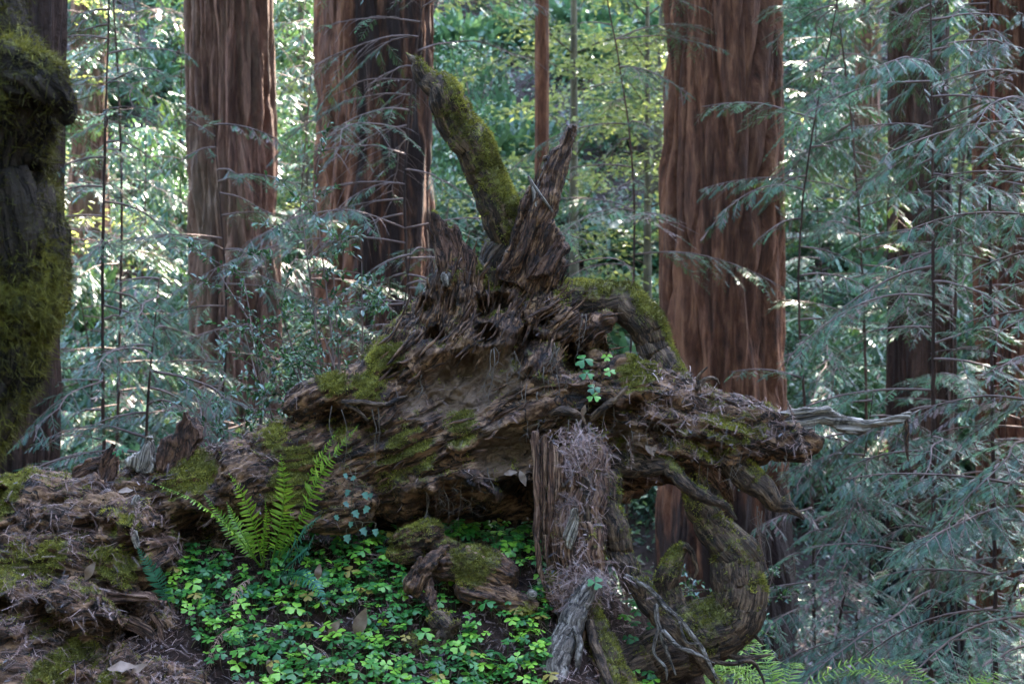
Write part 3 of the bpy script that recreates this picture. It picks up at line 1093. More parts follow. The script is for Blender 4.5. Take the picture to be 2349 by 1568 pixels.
def smooth(V, F, it=3, k=.5):
    e = np.concatenate([F[:, [0, 1]], F[:, [1, 2]], F[:, [2, 3]], F[:, [3, 0]]])
    cnt = np.bincount(e[:, 0], minlength=len(V)).astype(float)
    for _ in range(it):
        s = np.stack([np.bincount(e[:, 0], V[e[:, 1], j], minlength=len(V)) for j in range(3)], -1)
        s2 = np.stack([np.bincount(e[:, 1], V[e[:, 0], j], minlength=len(V)) for j in range(3)], -1)
        V = V * (1 - k) + (s + s2) / np.maximum(2 * cnt, 1)[:, None] * k
    return V


def normals(V, F):
    n = np.cross(V[F[:, 2]] - V[F[:, 0]], V[F[:, 3]] - V[F[:, 1]])
    N = np.stack([sum(np.bincount(F[:, c], n[:, j], minlength=len(V)) for c in range(4)) for j in range(3)], -1)
    return unit(N)


def grain_coords(V, chains):
    best = np.full(len(V), 1e9)
    G = np.zeros_like(V)
    TT = np.zeros_like(V)
    for k, ch in enumerate(chains):
        P, Rr = conv(ch)
        s0 = k * 7.3
        for i in range(len(P) - 1):
            a_, b_ = P[i], P[i + 1]
            d = b_ - a_
            L = np.linalg.norm(d)
            t = np.clip(((V - a_) @ d) / L ** 2, 0, 1)
            off = V - (a_ + t[:, None] * d)
            r = Rr[i] * (1 - t) + Rr[i + 1] * t
            dist = np.linalg.norm(off, axis=1) / r
            m = dist < best
            best[m] = dist[m]
            G[m, 0] = s0 + t[m] * L
            TT[m] = d / L
            # two directions across the grain
            e1 = unit(np.cross(d, (0, 1, 0.01)))
            e2 = unit(np.cross(d, e1))
            G[m, 1] = off[m] @ e1
            G[m, 2] = off[m] @ e2
            s0 += L
    global LAST_T
    LAST_T = TT
    return G


def blob(V, L):
    """sum of soft round masks given in picture coordinates, on the near side"""
    o = np.zeros(len(V))
    for (u, v, y, r, wgt) in L:
        c = at(u, v, y)
        rr = px(r, y)
        d = np.sqrt((V[:, 0] - c[0]) ** 2 + (V[:, 2] - c[2]) ** 2) / rr
        o = np.maximum(o, wgt * sstep(1.25, .55, d))
    return o


BODY = [
    [(-200, 1198, 5.0, 92), (60, 1206, 5.0, 96), (200, 1198, 5.0, 90), (350, 1160, 5.05, 90), (480, 1146, 5.05, 90), (600, 1120, 5.05, 102), (720, 1068, 5.05, 124), (850, 1030, 5.1, 142), (980, 1000, 5.1, 160)],
    [(980, 1000, 5.1, 160), (1100, 930, 5.1, 165), (1230, 920, 5.1, 165), (1340, 940, 5.1, 125)],
    [(770, 950, 5.05, 55), (880, 880, 5.05, 70), (970, 800, 5.1, 80), (1040, 715, 5.1, 66), (1060, 640, 5.05, 50)],
    [(1100, 830, 5.1, 140), (1160, 740, 5.15, 108), (1215, 690, 5.15, 84)],
    [(1230, 760, 5.15, 105), (1290, 780, 5.15, 92)],
    [(1330, 970, 5.05, 120), (1430, 962, 5.0, 92), (1540, 980, 4.98, 70), (1650, 992, 4.96, 56), (1750, 1000, 4.95, 44), (1822, 1012, 4.94, 27)],
    [(1420, 890, 5.0, 66), (1490, 905, 5.0, 60), (1580, 940, 5.0, 48), (1680, 960, 4.97, 34)],
    [(900, 1110, 5.0, 64), (1020, 1090, 4.95, 62), (1130, 1062, 4.95, 62), (1240, 1060, 5.0, 70), (1330, 1060, 5.05, 70)],
    [(880, 1150, 5.38, 55), (1050, 1160, 5.45, 56), (1230, 1130, 5.45, 58), (1400, 1080, 5.35, 48), (1540, 1075, 5.3, 26)],
    [(930, 1052, 4.93, 14), (1020, 983, 4.87, 17), (1111, 943, 4.85, 19), (1184, 903, 4.85, 21), (1276, 888, 4.86, 19), (1335, 877, 4.88, 14)],
    [(980, 1060, 4.92, 14), (1060, 1015, 4.87, 16), (1150, 965, 4.86, 16), (1240, 930, 4.86, 14), (1320, 915, 4.9, 12)],
    [(922, 845, 4.97, 12), (983, 812, 4.92, 20), (1023, 806, 4.92, 18), (1042, 842, 4.92, 12)],
    [(1160, 760, 4.95, 22), (1148, 800, 4.92, 24), (1130, 866, 4.92, 20)],
    [(1215, 730, 5.0, 16), (1250, 700, 4.98, 18), (1295, 718, 4.97, 18), (1285, 755, 4.96, 17), (1240, 765, 4.96, 13)],
    [(1290, 745, 5.0, 16), (1340, 760, 5.0, 17), (1390, 735, 5.0, 14)],
    [(1050, 640, 5.0, 30), (1075, 690, 4.98, 26), (1070, 760, 4.95, 18), (1060, 800, 4.95, 10)],
    [(940, 1140, 4.88, 20), (1060, 1122, 4.86, 22), (1200, 1095, 4.9, 20)],
    [(950, 760, 5.0, 22), (930, 830, 4.98, 24), (960, 880, 4.95, 20)],
    [(690, 930, 4.95, 34), (760, 900, 4.93, 36), (830, 905, 4.93, 34), (900, 900, 4.95, 26)],
    [(-90, 1205, 4.8, 84), (90, 1180, 4.83, 58), (200, 1160, 4.84, 52)],
    [(110, 1235, 4.75, 66), (220, 1222, 4.75, 72), (300, 1232, 4.72, 56), (322, 1290, 4.7, 46)],
    [(50, 1295, 4.66, 66), (180, 1305, 4.68, 62), (272, 1322, 4.66, 42)],
    [(-120, 1430, 4.5, 112), (60, 1432, 4.5, 92), (160, 1402, 4.5, 58), (205, 1440, 4.5, 60)],
    [(60, 1570, 4.35, 62), (180, 1560, 4.4, 60), (320, 1580, 4.42, 56), (420, 1600, 4.42, 60)],
    [(340, 1310, 5.02, 100), (470, 1290, 5.1, 84), (620, 1260, 5.15, 70)],
    [(290, 1450, 4.82, 105), (400, 1480, 4.72, 76)],
    [(560, 1090, 4.98, 60), (620, 1130, 4.92, 60), (700, 1150, 4.9, 70), (800, 1150, 4.93, 62)],
]
CAV = [(440, 1222, 70, .25), (350, 1240, 45, .14), (300, 1420, 84, .18), (230, 1400, 40, .10), (1108, 705, 40, .16), (1118, 765, 34, .16), (1130, 640, 28, .14), (1065, 840, 46, .10), (1330, 845, 44, .12), (1425, 1000, 36, .12), (1495, 985, 30, .08), (1000, 770, 34, .14),
       (760, 965, 48, .15), (845, 985, 40, .12), (1185, 820, 30, .10), (970, 700, 30, .10), (1370, 1035, 44, .14), (900, 870, 30, .08), (60, 1365, 66, .16), (300, 1190, 24, .08), (1070, 1160, 92, .30), (1190, 1140, 66, .28), (975, 1165, 60, .22), (1600, 1015, 30, .08), (1250, 745, 22, .08), (1300, 800, 26, .08), (1020, 870, 26, .06), (-40, 1160, 60, .12), (200, 1360, 50, .14), (120, 1500, 50, .12), (640, 1190, 60, .12), (1400, 800, 40, .14), (1385, 965, 50, .16), (1520, 1002, 40, .14), (1455, 940, 34, .12), (1315, 825, 50, .14), (1150, 690, 34, .14), (1215, 780, 34, .12), (250, 1190, 34, .12), (20, 1135, 50, .12), (110, 1335, 44, .14), (530, 1215, 60, .16), (1640, 1035, 40, .1)]
MOSSB = [(950, 1035, 4.9, 64, .95), (900, 1090, 4.9, 47, .7), (690, 1060, 4.9, 53, .9), (660, 1120, 4.9, 51, .75), (450, 1075, 5, 56, .95), (420, 1110, 5, 38, .7), (885, 825, 5, 51, 1.0), (850, 880, 5, 42, .9), (770, 885, 4.95, 36, .85),
         (1460, 850, 5, 51, .95), (1640, 1000, 4.9, 60, .75), (1560, 1010, 4.9, 42, .6), (1720, 975, 4.9, 42, .7), (140, 1265, 4.7, 47, .9), (60, 1265, 4.7, 38, .8), (270, 1280, 4.7, 51, .85), (300, 1215, 4.7, 38, .8), (60, 1115, 5, 51, .8),
         (40, 1310, 4.6, 42, .8), (190, 1470, 4.5, 34, .8), (110, 1550, 4.3, 42, .8), (285, 1320, 4.6, 34, .9), (1095, 605, 5, 34, .8), (1130, 640, 5, 26, .7), (1300, 665, 5, 39, .7), (800, 1010, 4.95, 34, .5), (640, 1000, 5, 34, .6), (1060, 985, 4.9, 51, .45), (330, 1500, 4.7, 34, .6)]

V, F = fuse(BODY, .006)
V = smooth(V, F, 3)
N = normals(V, F)
GUIDE = [
    [(-200, 1190, 5.0, 90), (200, 1175, 5.0, 90), (420, 1130, 5.0, 90), (700, 1050, 5.0, 90), (880, 960, 5.0, 90), (990, 850, 5.0, 90), (1045, 720, 5.0, 90), (1060, 600, 5.0, 90)],
    [(840, 1075, 4.95, 90), (1000, 1010, 4.95, 90), (1150, 930, 4.95, 90), (1280, 885, 4.95, 90), (1400, 880, 5, 90)],
    [(860, 1150, 4.95, 90), (1100, 1095, 4.95, 90), (1250, 1050, 4.95, 90), (1360, 1050, 5, 90)],
    [(1100, 900, 4.95, 90), (1150, 790, 4.95, 90), (1180, 700, 5, 90), (1225, 600, 5, 90)],
    [(1240, 860, 4.95, 90), (1280, 770, 5, 90), (1340, 715, 5, 90), (1440, 690, 5.1, 90)],
    [(1370, 940, 4.95, 90), (1500, 955, 4.95, 90), (1700, 990, 4.95, 90), (1830, 1012, 4.95, 90)],
    [(940, 890, 4.95, 90), (1030, 830, 4.95, 90), (1090, 740, 5, 90), (1105, 620, 5, 90)],
    [(-150, 1260, 4.75, 90), (150, 1250, 4.75, 90), (330, 1270, 4.75, 90)], [(-150, 1440, 4.5, 90), (200, 1430, 4.5, 90), (420, 1500, 4.6, 90)]]
Gc = grain_coords(V, GUIDE)
body_T = LAST_T.copy()
upper = sstep(at(0, 860, 5)[2], at(0, 780, 5)[2], V[:, 2])
soil = blob(V, [(1060, 890, 4.9, 90, 1), (1140, 850, 4.9, 70, 1), (1150, 1035, 4.9, 75, 1), (960, 930, 4.9, 50, .8), (1440, 1010, 4.9, 50, .8)])
left = sstep(at(700, 0, 5)[0], at(550, 0, 5)[0], V[:, 0])
face = sstep(at(820, 0, 5)[0], at(900, 0, 5)[0], V[:, 0])
disp = .032 * fbm(V * 5 + 3, 3)
wp = V * 6 + 60
Gw = Gc + np.stack([fbm(wp, 2), fbm(wp + 20, 2), fbm(wp + 40, 2)], -1) * .035
lay = fbm(Gw * np.array([1.2, 13, 13]) + 5, 3)
ter = np.floor(lay * 5) / 5 + sstep(.35, 1.0, (lay * 5) % 1) / 5
strand = ridged(Gw * np.array([1.2, 17, 17]) + 9, 2)
disp += (1 - .75 * soil) * (.052 * (1 - .45 * upper) * ter + face * (.040 - .022 * upper) * strand + .020 * ridged(Gw * np.array([4, 42, 42]) + 19, 3))
disp += .007 * fbm(V * 60 + 8, 3) + left * (.030 * (ridged(V * 6 + 2, 2) - .3) + .022 * ridged(V * 15 + 2, 3)) + (.10 * soil + .012 * face) * fbm(V * 14 + 90, 3) * .35
V = V + N * (disp - .008)[:, None]
cavn = .45 * fbm(V * 11 + 400, 3) + .25 * ridged(Gc * np.array([3, 20, 20]) + 44, 2)
for (u, v, r, d) in CAV:
    c = at(u, v, 4.9)
    rr = px(r, 4.9)
    q = np.sqrt(((V[:, 0] - c[0]) / rr) ** 2 + ((V[:, 2] - c[2]) / rr) ** 2) + cavn
    k = (q < 1) & (V[:, 1] < 5.0 + np.maximum(d, .12))
    V[k, 1] += d * np.minimum(1, 1 - q[k] * np.abs(q[k])) ** 1.2
for (u, v, ru, rv, d) in ((1095, 885, 150, 95, .075), (1150, 1035, 90, 50, .05), (1010, 930, 70, 45, .03)):
    c = at(u, v, 4.9)
    q = np.sqrt(((V[:, 0] - c[0]) / px(ru, 4.9)) ** 2 + ((V[:, 2] - c[2]) / px(rv, 4.9)) ** 2) + .25 * fbm(V * 6 + 500, 2)
    k = (q < 1) & (V[:, 1] < 5.1)
    V[k, 1] += d * (1 - np.maximum(q[k], 0) ** 2)
N = normals(V, F)
mossn = fbm(V * 9 + 31, 3)
moss = blob(V, MOSSB) * (.55 + .45 * sstep(-.5, .4, N[:, 2])) + .22 * sstep(.2, .8, N[:, 2]) + .85 * mossn
moss *= sstep(-.75, -.2, N[:, 2])
log = thing('fallen_log', 'huge rotting fallen log with upturned mossy root mass and broken snags', 'fallen log', (at(1100, 1000, 5)[0], 5.0, at(1100, 1000, 5)[2] - .3))
body_V, body_F, body_N, body_moss = V, F, N, moss
mk('trunk', V, F, M['log'], log, {'grain': Gc, 'moss': moss, 'soil': soil})

MOSS_SRC = [(V, F, N, moss)]
LIT_SRC = []


def root(name, L, mat, seed, mossf=None, ns=36, step=.011, parent=log, lump=.18, grain=.3, fine=.08, twist=0.0, gs=1.0):
    P, Rr = conv(L)
    V, F, A = rough_tube(P, Rr, ns, step, seed, grain, lump, fine, gs=gs, twist=twist)
    Nn = normals(V, F[0])
    m = np.zeros(len(V)) - .3
    if mossf:
        m = mossf(V, Nn) + .75 * fbm(V * 8 + seed, 3)
    o = mk(name, V, F, M[mat], parent, {'grain': A['grain'], 'moss': m})
    if mossf:
        MOSS_SRC.append((V, F[0], Nn, m))
    return o


def shard(name, poly, Y, th, mat, seed, parent=None, ax=(0, 1), vox=.005, sm=4, amp=1.0, mossf=None, fr=34, label=None, grow=-.003):
    """a torn slab of wood: outline at distance Y, th thick (pixels), rounded and furrowed along its grain ax (picture axes)"""
    P = np.array([at(u, v, Y) for (u, v) in poly])
    n = len(P)
    if np.sum(np.roll(P[:, 0], -1) * P[:, 2] - P[:, 0] * np.roll(P[:, 2], -1)) > 0:
        P = P[::-1]
    h = px(th, Y) / 2
    VV = np.vstack([P - [0, h, 0], P + [0, h, 0]])
    i = np.arange(n)
    j = (i + 1) % n
    a_ = Acc()
    a_.add(VV, [np.array([list(i)]), np.array([list(i[::-1] + n)]), np.stack([i, i + n, j + n, j], -1)])
    V, F = voxel(a_.mk('skin_source', None), vox)
    V = smooth(V, F, sm)
    N = normals(V, F)
    d = unit(np.array((ax[0], 0, -ax[1])))
    e = np.cross(d, (0, 1, 0))
    c = V.mean(0)
    G = np.stack([(V - c) @ d, (V - c) @ e, V[:, 1] - c[1]], -1) + seed * 1.3
    G[:, 1] += .02 * fbm(V * 6 + seed, 2)
    f1 = ridged(G * np.array([2.2, fr, fr]), 3)
    tr = fbm(G * np.array([2, fr * .45, fr * .45]) + 8, 2)
    dd = amp * (.012 * f1 + .020 * (np.floor(tr * 6) / 6) + .006 * fbm(G * np.array([18, 90, 90]), 3) + .012 * fbm(V * 11 + seed, 2))
    V = V + N * (dd - dd.mean() + grow)[:, None]
    N = normals(V, F)
    m = (mossf(V, N) if mossf else np.zeros(len(V)) - .6) + (.4 * fbm(V * 8 + seed, 3) if mossf else 0)
    o = mk(name, V, F, M[mat], parent, {'grain': G, 'moss': m})
    if mossf:
        MOSS_SRC.append((V, F, N, m))
    if label:
        o['label'] = label
    return o


def spikes(L, n, seed, mat, parent, ln=(40, 90), wd=5, name='splinter', spread=.18, base=.1):
    """torn pointed splinters standing along a broken piece"""
    r_ = np.random.default_rng(seed)
    P, Rr = conv(L)
    P = np.array(P)
    Q = spline(np.column_stack([P, Rr]), 40)
    T = unit(np.gradient(Q[:, :3], axis=0))
    for k in range(n):
        i = int(r_.uniform(base, .85) * 39)
        an = r_.uniform(math.pi, 2 * math.pi)
        e1 = unit(np.cross(T[i], (0, 1, 0)))
        o = np.cos(an) * e1 + np.sin(an) * np.array((0, 1.0, 0))
        p = Q[i, :3] + o * Q[i, 3] * .95
        l_ = px(r_.uniform(*ln), 5)
        d = unit(T[i] + o * r_.uniform(.02, spread) + r_.normal(0, .05, 3))
        w0 = px(wd, 5) * r_.uniform(.6, 1.4)
        V, F, A = rough_tube([p - T[i] * .03, p + d * l_ * .5, p + d * l_], [w0, w0 * .7, w0 * .08], 9, .012, seed + k, .5, .3, .1)
        mk(name, V, F, M[mat], parent, {'grain': A['grain'], 'moss': np.zeros(len(V)) - .3})


def mf_snag(V, N):
    return .20 + .38 * N[:, 0] - .10 * N[:, 1] + .25 * N[:, 2] + .25 * sstep(at(0, 200, 5)[2], at(0, 300, 5)[2], V[:, 2])


def mf_top(k=.5, b=0.15):
    return lambda V, N: b + k * N[:, 2]


R1 = [(1150, 640, 5.18, 56), (1165, 545, 5.12, 45), (1143, 465, 5.1, 43), (1102, 385, 5.08, 41), (1064, 310, 5.06, 40), (1033, 250, 5.04, 39), (1012, 222, 5.03, 36), (990, 190, 5.03, 27), (962, 155, 5.02, 15), (945, 135, 5.02, 7), (931, 122, 5.02, 1.5)]
root('mossy_snag', R1, 'root', 3.3, mf_snag, 64, .008, lump=.20, grain=.30, fine=.10)
def Z2(L):
    return [(745.5 + .3658 * x, 57.3 + .3658 * y) for (x, y) in L]


def Z4(L):
    return [(.4878 * x, 802.9 + .4878 * y) for (x, y) in L]


def Z8(L):
    return [(1147 + .3782 * x, 974.9 + .3782 * y) for (x, y) in L]


R2 = [(1205, 680, 5.1, 60), (1222, 600, 5.08, 56), (1235, 540, 5.06, 44), (1245, 475, 5.05, 36), (1262, 412, 5.04, 28), (1284, 365, 5.03, 18), (1303, 322, 5.03, 8), (1317, 292, 5.03, 1.5)]
shard('splintered_snag', Z2([(1562, 640), (1552, 700), (1548, 745), (1566, 720), (1545, 800), (1520, 870), (1490, 1000), (1450, 1140), (1425, 1230), (1470, 1290), (1478, 1360), (1512, 1400), (1485, 1440), (1510, 1500), (1480, 1600), (1300, 1700), (1080, 1600), (1075, 1540), (1120, 1480), (1150, 1400), (1190, 1300), (1215, 1200), (1230, 1130), (1262, 1060), (1300, 1010), (1340, 1030), (1362, 930), (1385, 860), (1375, 820), (1400, 835), (1430, 790), (1470, 760), (1500, 700), (1525, 650), (1535, 668)]), 5.06, 95, 'splinter', 8.1, log, (-.35, 1), .005, 5, 1.5, None, 30)
shard('splintered_snag', Z2([(1560, 690), (1530, 800), (1480, 900), (1450, 980), (1420, 1000), (1440, 880), (1490, 800), (1530, 720)]), 5.02, 16, 'splinter', 9.2, log, (-.4, 1), .0045, 2, .8)
shard('splintered_snag', Z2([(1330, 1040), (1370, 1100), (1330, 1240), (1280, 1400), (1200, 1520), (1130, 1560), (1200, 1400), (1260, 1220)]), 4.98, 22, 'splinter', 11.7, log, (-.4, 1), .0045, 2, .9)
shard('splintered_snag', Z2([(1470, 1300), (1500, 1390), (1530, 1400), (1490, 1450), (1400, 1560), (1250, 1600), (1330, 1480), (1400, 1420)]), 4.97, 30, 'stub', 12.9, log, (-.5, 1), .005, 2, 1.2)
spikes(R2, 22, 5, 'splinter', log, (30, 90), 4, spread=.12)
root('dead_twig', [(1268, 486, 4.98, 2.5), (1245, 455, 4.97, 4), (1222, 425, 4.97, 5), (1211, 404, 4.97, 3)], 'grey', 14.5, None, 8, .01)
root('dead_twig', [(1222, 425, 4.97, 4), (1228, 450, 4.97, 6), (1232, 480, 4.98, 8)], 'grey', 15.5, None, 8, .01)
shard('broken_stub', Z2([(652, 1172), (672, 1185), (690, 1170), (715, 1210), (745, 1235), (760, 1280), (790, 1285), (818, 1258), (845, 1310), (870, 1370), (900, 1400), (960, 1450), (940, 1580), (800, 1680), (715, 1620), (708, 1500), (700, 1400), (690, 1320), (668, 1260), (662, 1210)]), 5.04, 80, 'stub', 17.2, log, (.12, 1), .005, 4, 1.1, mf_top(.5, -.1))
spikes([(1050, 660, 5.05, 46), (1040, 600, 5.04, 40), (1022, 555, 5.03, 24), (1005, 520, 5.03, 10)], 10, 9, 'stub', log, (25, 55), 5)
R4 = [(1270, 700, 5.12, 62), (1340, 692, 5.11, 48), (1400, 690, 5.09, 40), (1446, 705, 5.07, 40), (1482, 755, 5.05, 39), (1512, 810, 5.03, 36), (1545, 865, 5.0, 30), (1580, 910, 5.0, 26)]
root('bent_root', R4, 'root', 21.9, lambda V, N: .40 + .33 * N[:, 2] + .30 * N[:, 0], 56, .009, lump=.16, grain=.3)
def Z6(L):
    return [(1491.1 + .3657 * x, 573.5 + .3657 * y) for (x, y) in L]


shard('grey_spar', Z6([(560, 1060), (740, 1035), (860, 1010), (980, 990), (1060, 996), (1115, 988), (1130, 1012), (1190, 1036), (1300, 1052), (1420, 1058), (1500, 1040), (1582, 1018), (1640, 1012), (1612, 1050), (1560, 1082), (1490, 1100), (1420, 1108), (1396, 1098), (1372, 1126), (1330, 1146), (1270, 1148), (1190, 1128), (1112, 1090), (1062, 1082), (1000, 1128), (930, 1165), (850, 1165), (700, 1140)]), 4.91, 26, 'grey', 26.3, log, (1, -.02), .004, 2, .7, None, 50, None, .0)
root('splinter', [(2078, 955, 4.9, 4), (2082, 985, 4.9, 5), (2080, 1030, 4.9, 4), (2084, 1058, 4.9, 1)], 'splinter', 30.0, None, 9, .01)
root('splinter', [(2060, 962, 4.9, 4), (2090, 950, 4.9, 2), (2112, 938, 4.9, 1)], 'grey', 31.0, None, 8, .01)
root('root', [(1350, 1070, 5.0, 36), (1450, 1062, 4.94, 27), (1540, 1088, 4.88, 21), (1610, 1133, 4.85, 16), (1660, 1160, 4.84, 10), (1690, 1190, 4.83, 3)], 'root', 33.3, mf_top(.5, .10), 28, .01, lump=.3)
root('root', [(1640, 1030, 4.98, 34), (1710, 1085, 4.94, 32), (1765, 1130, 4.9, 24), (1808, 1162, 4.9, 12), (1846, 1190, 4.9, 3)], 'root', 36.9, mf_top(.5, .05), 30, .01, lump=.3, grain=.6)
root('root', [(1560, 1070, 5.02, 20), (1620, 1080, 5.0, 24), (1660, 1110, 5.0, 20), (1680, 1150, 5.0, 6)], 'stub', 38.9, None, 24, .01, lump=.3, grain=.6)
R8 = [(1585, 1060, 5.06, 46), (1605, 1125, 5.02, 44), (1622, 1185, 4.97, 36), (1652, 1236, 4.93, 44), (1692, 1296, 4.92, 55), (1700, 1366, 4.9, 59), (1660, 1430, 4.9, 70), (1590, 1448, 4.9, 74), (1545, 1420, 4.9, 46), (1526, 1360, 4.9, 30), (1533, 1300, 4.9, 23), (1570, 1248, 4.9, 9)]
root('root_loop', R8, 'root', 41.2, lambda V, N: .20 + .38 * N[:, 2] - .10 * N[:, 1], 60, .009, lump=.16, grain=.16, fine=.10)
root('root_loop', [(1572, 1250, 4.88, 8), (1588, 1270, 4.88, 7), (1598, 1305, 4.88, 5), (1592, 1325, 4.88, 2)], 'root', 43.0, None, 14, .01, lump=.4)
root('root', [(1680, 1460, 4.92, 36), (1600, 1490, 4.9, 52), (1520, 1510, 4.86, 60), (1440, 1550, 4.82, 56), (1370, 1610, 4.78, 56)], 'root', 45.7, mf_top(.35, .05), 44, .011, lump=.22)
R9 = [(1375, 1100, 4.88, 40), (1398, 1175, 4.83, 33), (1424, 1250, 4.8, 29), (1450, 1320, 4.78, 26), (1490, 1380, 4.75, 23), (1530, 1430, 4.72, 19), (1580, 1480, 4.7, 14), (1620, 1530, 4.68, 10), (1660, 1575, 4.66, 7)]
root('root', R9, 'root', 49.1, lambda V, N: .10 + .2 * N[:, 2] + .25 * N[:, 0], 36, .009, lump=.22, grain=.4)
for k, L in enumerate((
        [(1435, 1322, 4.73, 9), (1480, 1345, 4.71, 10), (1515, 1380, 4.7, 10), (1560, 1425, 4.68, 9), (1610, 1490, 4.67, 8), (1655, 1575, 4.64, 5)],
        [(1505, 1385, 4.7, 10), (1512, 1440, 4.68, 9), (1530, 1490, 4.67, 7), (1550, 1548, 4.66, 3)],
        [(1518, 1445, 4.67, 7), (1555, 1480, 4.66, 7), (1600, 1500, 4.65, 6), (1640, 1520, 4.64, 2)],
        [(1512, 1440, 4.67, 6), (1500, 1490, 4.67, 6), (1525, 1530, 4.66, 5), (1530, 1560, 4.66, 2)],
        [(1395, 1180, 4.8, 12), (1380, 1215, 4.78, 9), (1382, 1250, 4.77, 7), (1398, 1280, 4.77, 3)],
        [(1560, 1425, 4.67, 6), (1575, 1470, 4.66, 5), (1605, 1475, 4.66, 3)],
        [(1640, 1455, 4.85, 12), (1670, 1500, 4.84, 9), (1720, 1508, 4.84, 8), (1770, 1500, 4.84, 3)],
        [(1590, 1500, 4.82, 8), (1660, 1520, 4.8, 8), (1720, 1515, 4.8, 7), (1745, 1545, 4.8, 4), (1760, 1590, 4.8, 2)],
        [(1700, 1440, 4.88, 10), (1725, 1450, 4.86, 8), (1752, 1478, 4.86, 3)],
        [(1600, 890, 4.9, 8), (1615, 870, 4.9, 6), (1640, 868, 4.9, 4), (1650, 882, 4.9, 1.5)],
        [(1605, 885, 4.9, 6), (1600, 865, 4.9, 4), (1622, 842, 4.9, 2)],
        [(680, 893, 4.93, 4), (705, 880, 4.92, 7), (740, 872, 4.92, 9), (775, 885, 4.92, 9), (800, 905, 4.92, 6)],
        [(785, 925, 4.85, 7), (830, 925, 4.84, 8), (880, 930, 4.84, 7), (915, 915, 4.84, 5), (935, 908, 4.84, 2)],
        [(790, 925, 4.85, 7), (820, 940, 4.85, 6), (845, 965, 4.85, 3)],
        [(1360, 960, 4.86, 10), (1385, 935, 4.84, 9), (1420, 905, 4.84, 8), (1440, 885, 4.84, 3)],
        [(1265, 950, 4.84, 10), (1300, 945, 4.82, 12), (1330, 955, 4.82, 9), (1345, 975, 4.82, 3)])):
    L = [(a_, b_, c_, max(1.2, r_k * (.68 if k < 9 else .85))) for (a_, b_, c_, r_k) in L]
    root('side_root', L, 'grey_root' if k in (0, 1, 2, 3, 5) else 'root', 55 + 2.7 * k, mf_top(.4, .0) if k in (0, 4, 11, 13) else None, 14, .009, lump=.35, grain=.4)
# stubs standing on the back of the log
shard('broken_stub', Z4([(428, 640), (440, 590), (470, 530), (498, 462), (520, 450), (535, 432), (547, 480), (548, 560), (538, 650)]), 4.95, 22, 'stub', 101, log, (-.4, 1), .0045, 3, .9)
shard('broken_stub', Z4([(590, 520), (640, 488), (665, 468), (680, 405), (692, 420), (705, 392), (722, 430), (718, 490), (728, 580), (650, 580)]), 4.97, 34, 'grey', 104, log, (-.3, 1), .0045, 3, .9)
shard('broken_stub', Z4([(748, 560), (756, 470), (766, 408), (790, 412), (808, 398), (830, 405), (838, 350), (862, 325), (868, 284), (884, 282), (900, 318), (915, 322), (920, 352), (948, 362), (955, 412), (930, 440), (900, 520), (800, 580)]), 4.99, 44, 'stub', 107, log, (-.25, 1), .0045, 3, 1.0)
shard('broken_stub', Z4([(335, 600), (362, 540), (395, 530), (420, 503), (455, 505), (490, 495), (480, 530), (462, 600)]), 5.0, 50, 'stub', 110, log, (1, -.4), .005, 3, 1.1)
# broken slabs of rotten wood in the hollow at the lower left
for k, (pl, y, th, ax, mt) in enumerate((
        ([(318, 1168), (400, 1140), (500, 1116), (600, 1140), (700, 1148), (775, 1196), (690, 1172), (600, 1178), (540, 1205), (420, 1196)], 4.60, 40, (1, .05), 'post'),
        ([(345, 1185), (430, 1172), (545, 1165), (548, 1222), (470, 1232), (400, 1228)], 4.63, 40, (1, 0), 'stub'),
        ([(556, 1272), (610, 1250), (650, 1262), (722, 1310), (758, 1372), (700, 1376), (650, 1335), (600, 1310)], 4.62, 40, (1, .6), 'post'),
        ([(598, 1340), (650, 1366), (725, 1402), (705, 1432), (620, 1400)], 4.60, 36, (1, .5), 'post'),
        ([(688, 1205), (740, 1240), (775, 1285), (770, 1390), (748, 1384), (738, 1300), (700, 1250)], 4.60, 16, (.3, 1), 'post'),
        ([(430, 1250), (500, 1240), (540, 1290), (500, 1330), (440, 1300)], 4.66, 40, (1, .3), 'stub'))):
    shard('rotten_slab', Z4(pl), y, th, mt, 131 + 2.3 * k, log, ax, .0045, 2, .8)
# torn flakes of wood on the root face
r_ = np.random.default_rng(77)
flk = Acc()
tri_c = body_V[body_F[:, 0]]
cand = np.where((body_N[body_F[:, 0], 1] < -.2) & (tri_c[:, 0] > at(860, 0, 5)[0]) & (tri_c[:, 0] < at(1420, 0, 5)[0]) & (tri_c[:, 2] > at(0, 1130, 5)[2]))[0]
cu = body_V[body_F[cand, 0], 2]
pw = (1 - .9 * soil[body_F[cand, 0]]) * (1 + 2.2 * sstep(at(0, 860, 5)[2], at(0, 780, 5)[2], cu))
for f in r_.choice(cand, 400, replace=False, p=pw / pw.sum()):
    p = body_V[body_F[f, 0]]
    nn = body_N[body_F[f, 0]]
    up_ = p[2] > at(0, 840, 5)[2]
    d = unit(body_T[body_F[f, 0]] + r_.normal(0, .16, 3)) * (1 if r_.random() < .7 else -1)
    l_ = r_.uniform(.04, .15 if up_ else .10)
    w0 = r_.uniform(.0012, .0055)
    Vq, Fq, A = rough_tube([p - d * l_ * .4 - nn * .003, p + nn * .002, p + d * l_ * .4 + nn * r_.uniform(.001, .016), p + d * l_ * .7 + nn * r_.uniform(.002, .035)], [w0 * .6, w0 * 1.3, w0, w0 * .12], 7, .014, r_.uniform(0, 99), .6, .3, .15)
    flk.add(Vq, Fq, grain=A['grain'], moss=-.3)
flk.mk('torn_flakes', M['splinter'], log)['kind'] = 'stuff'
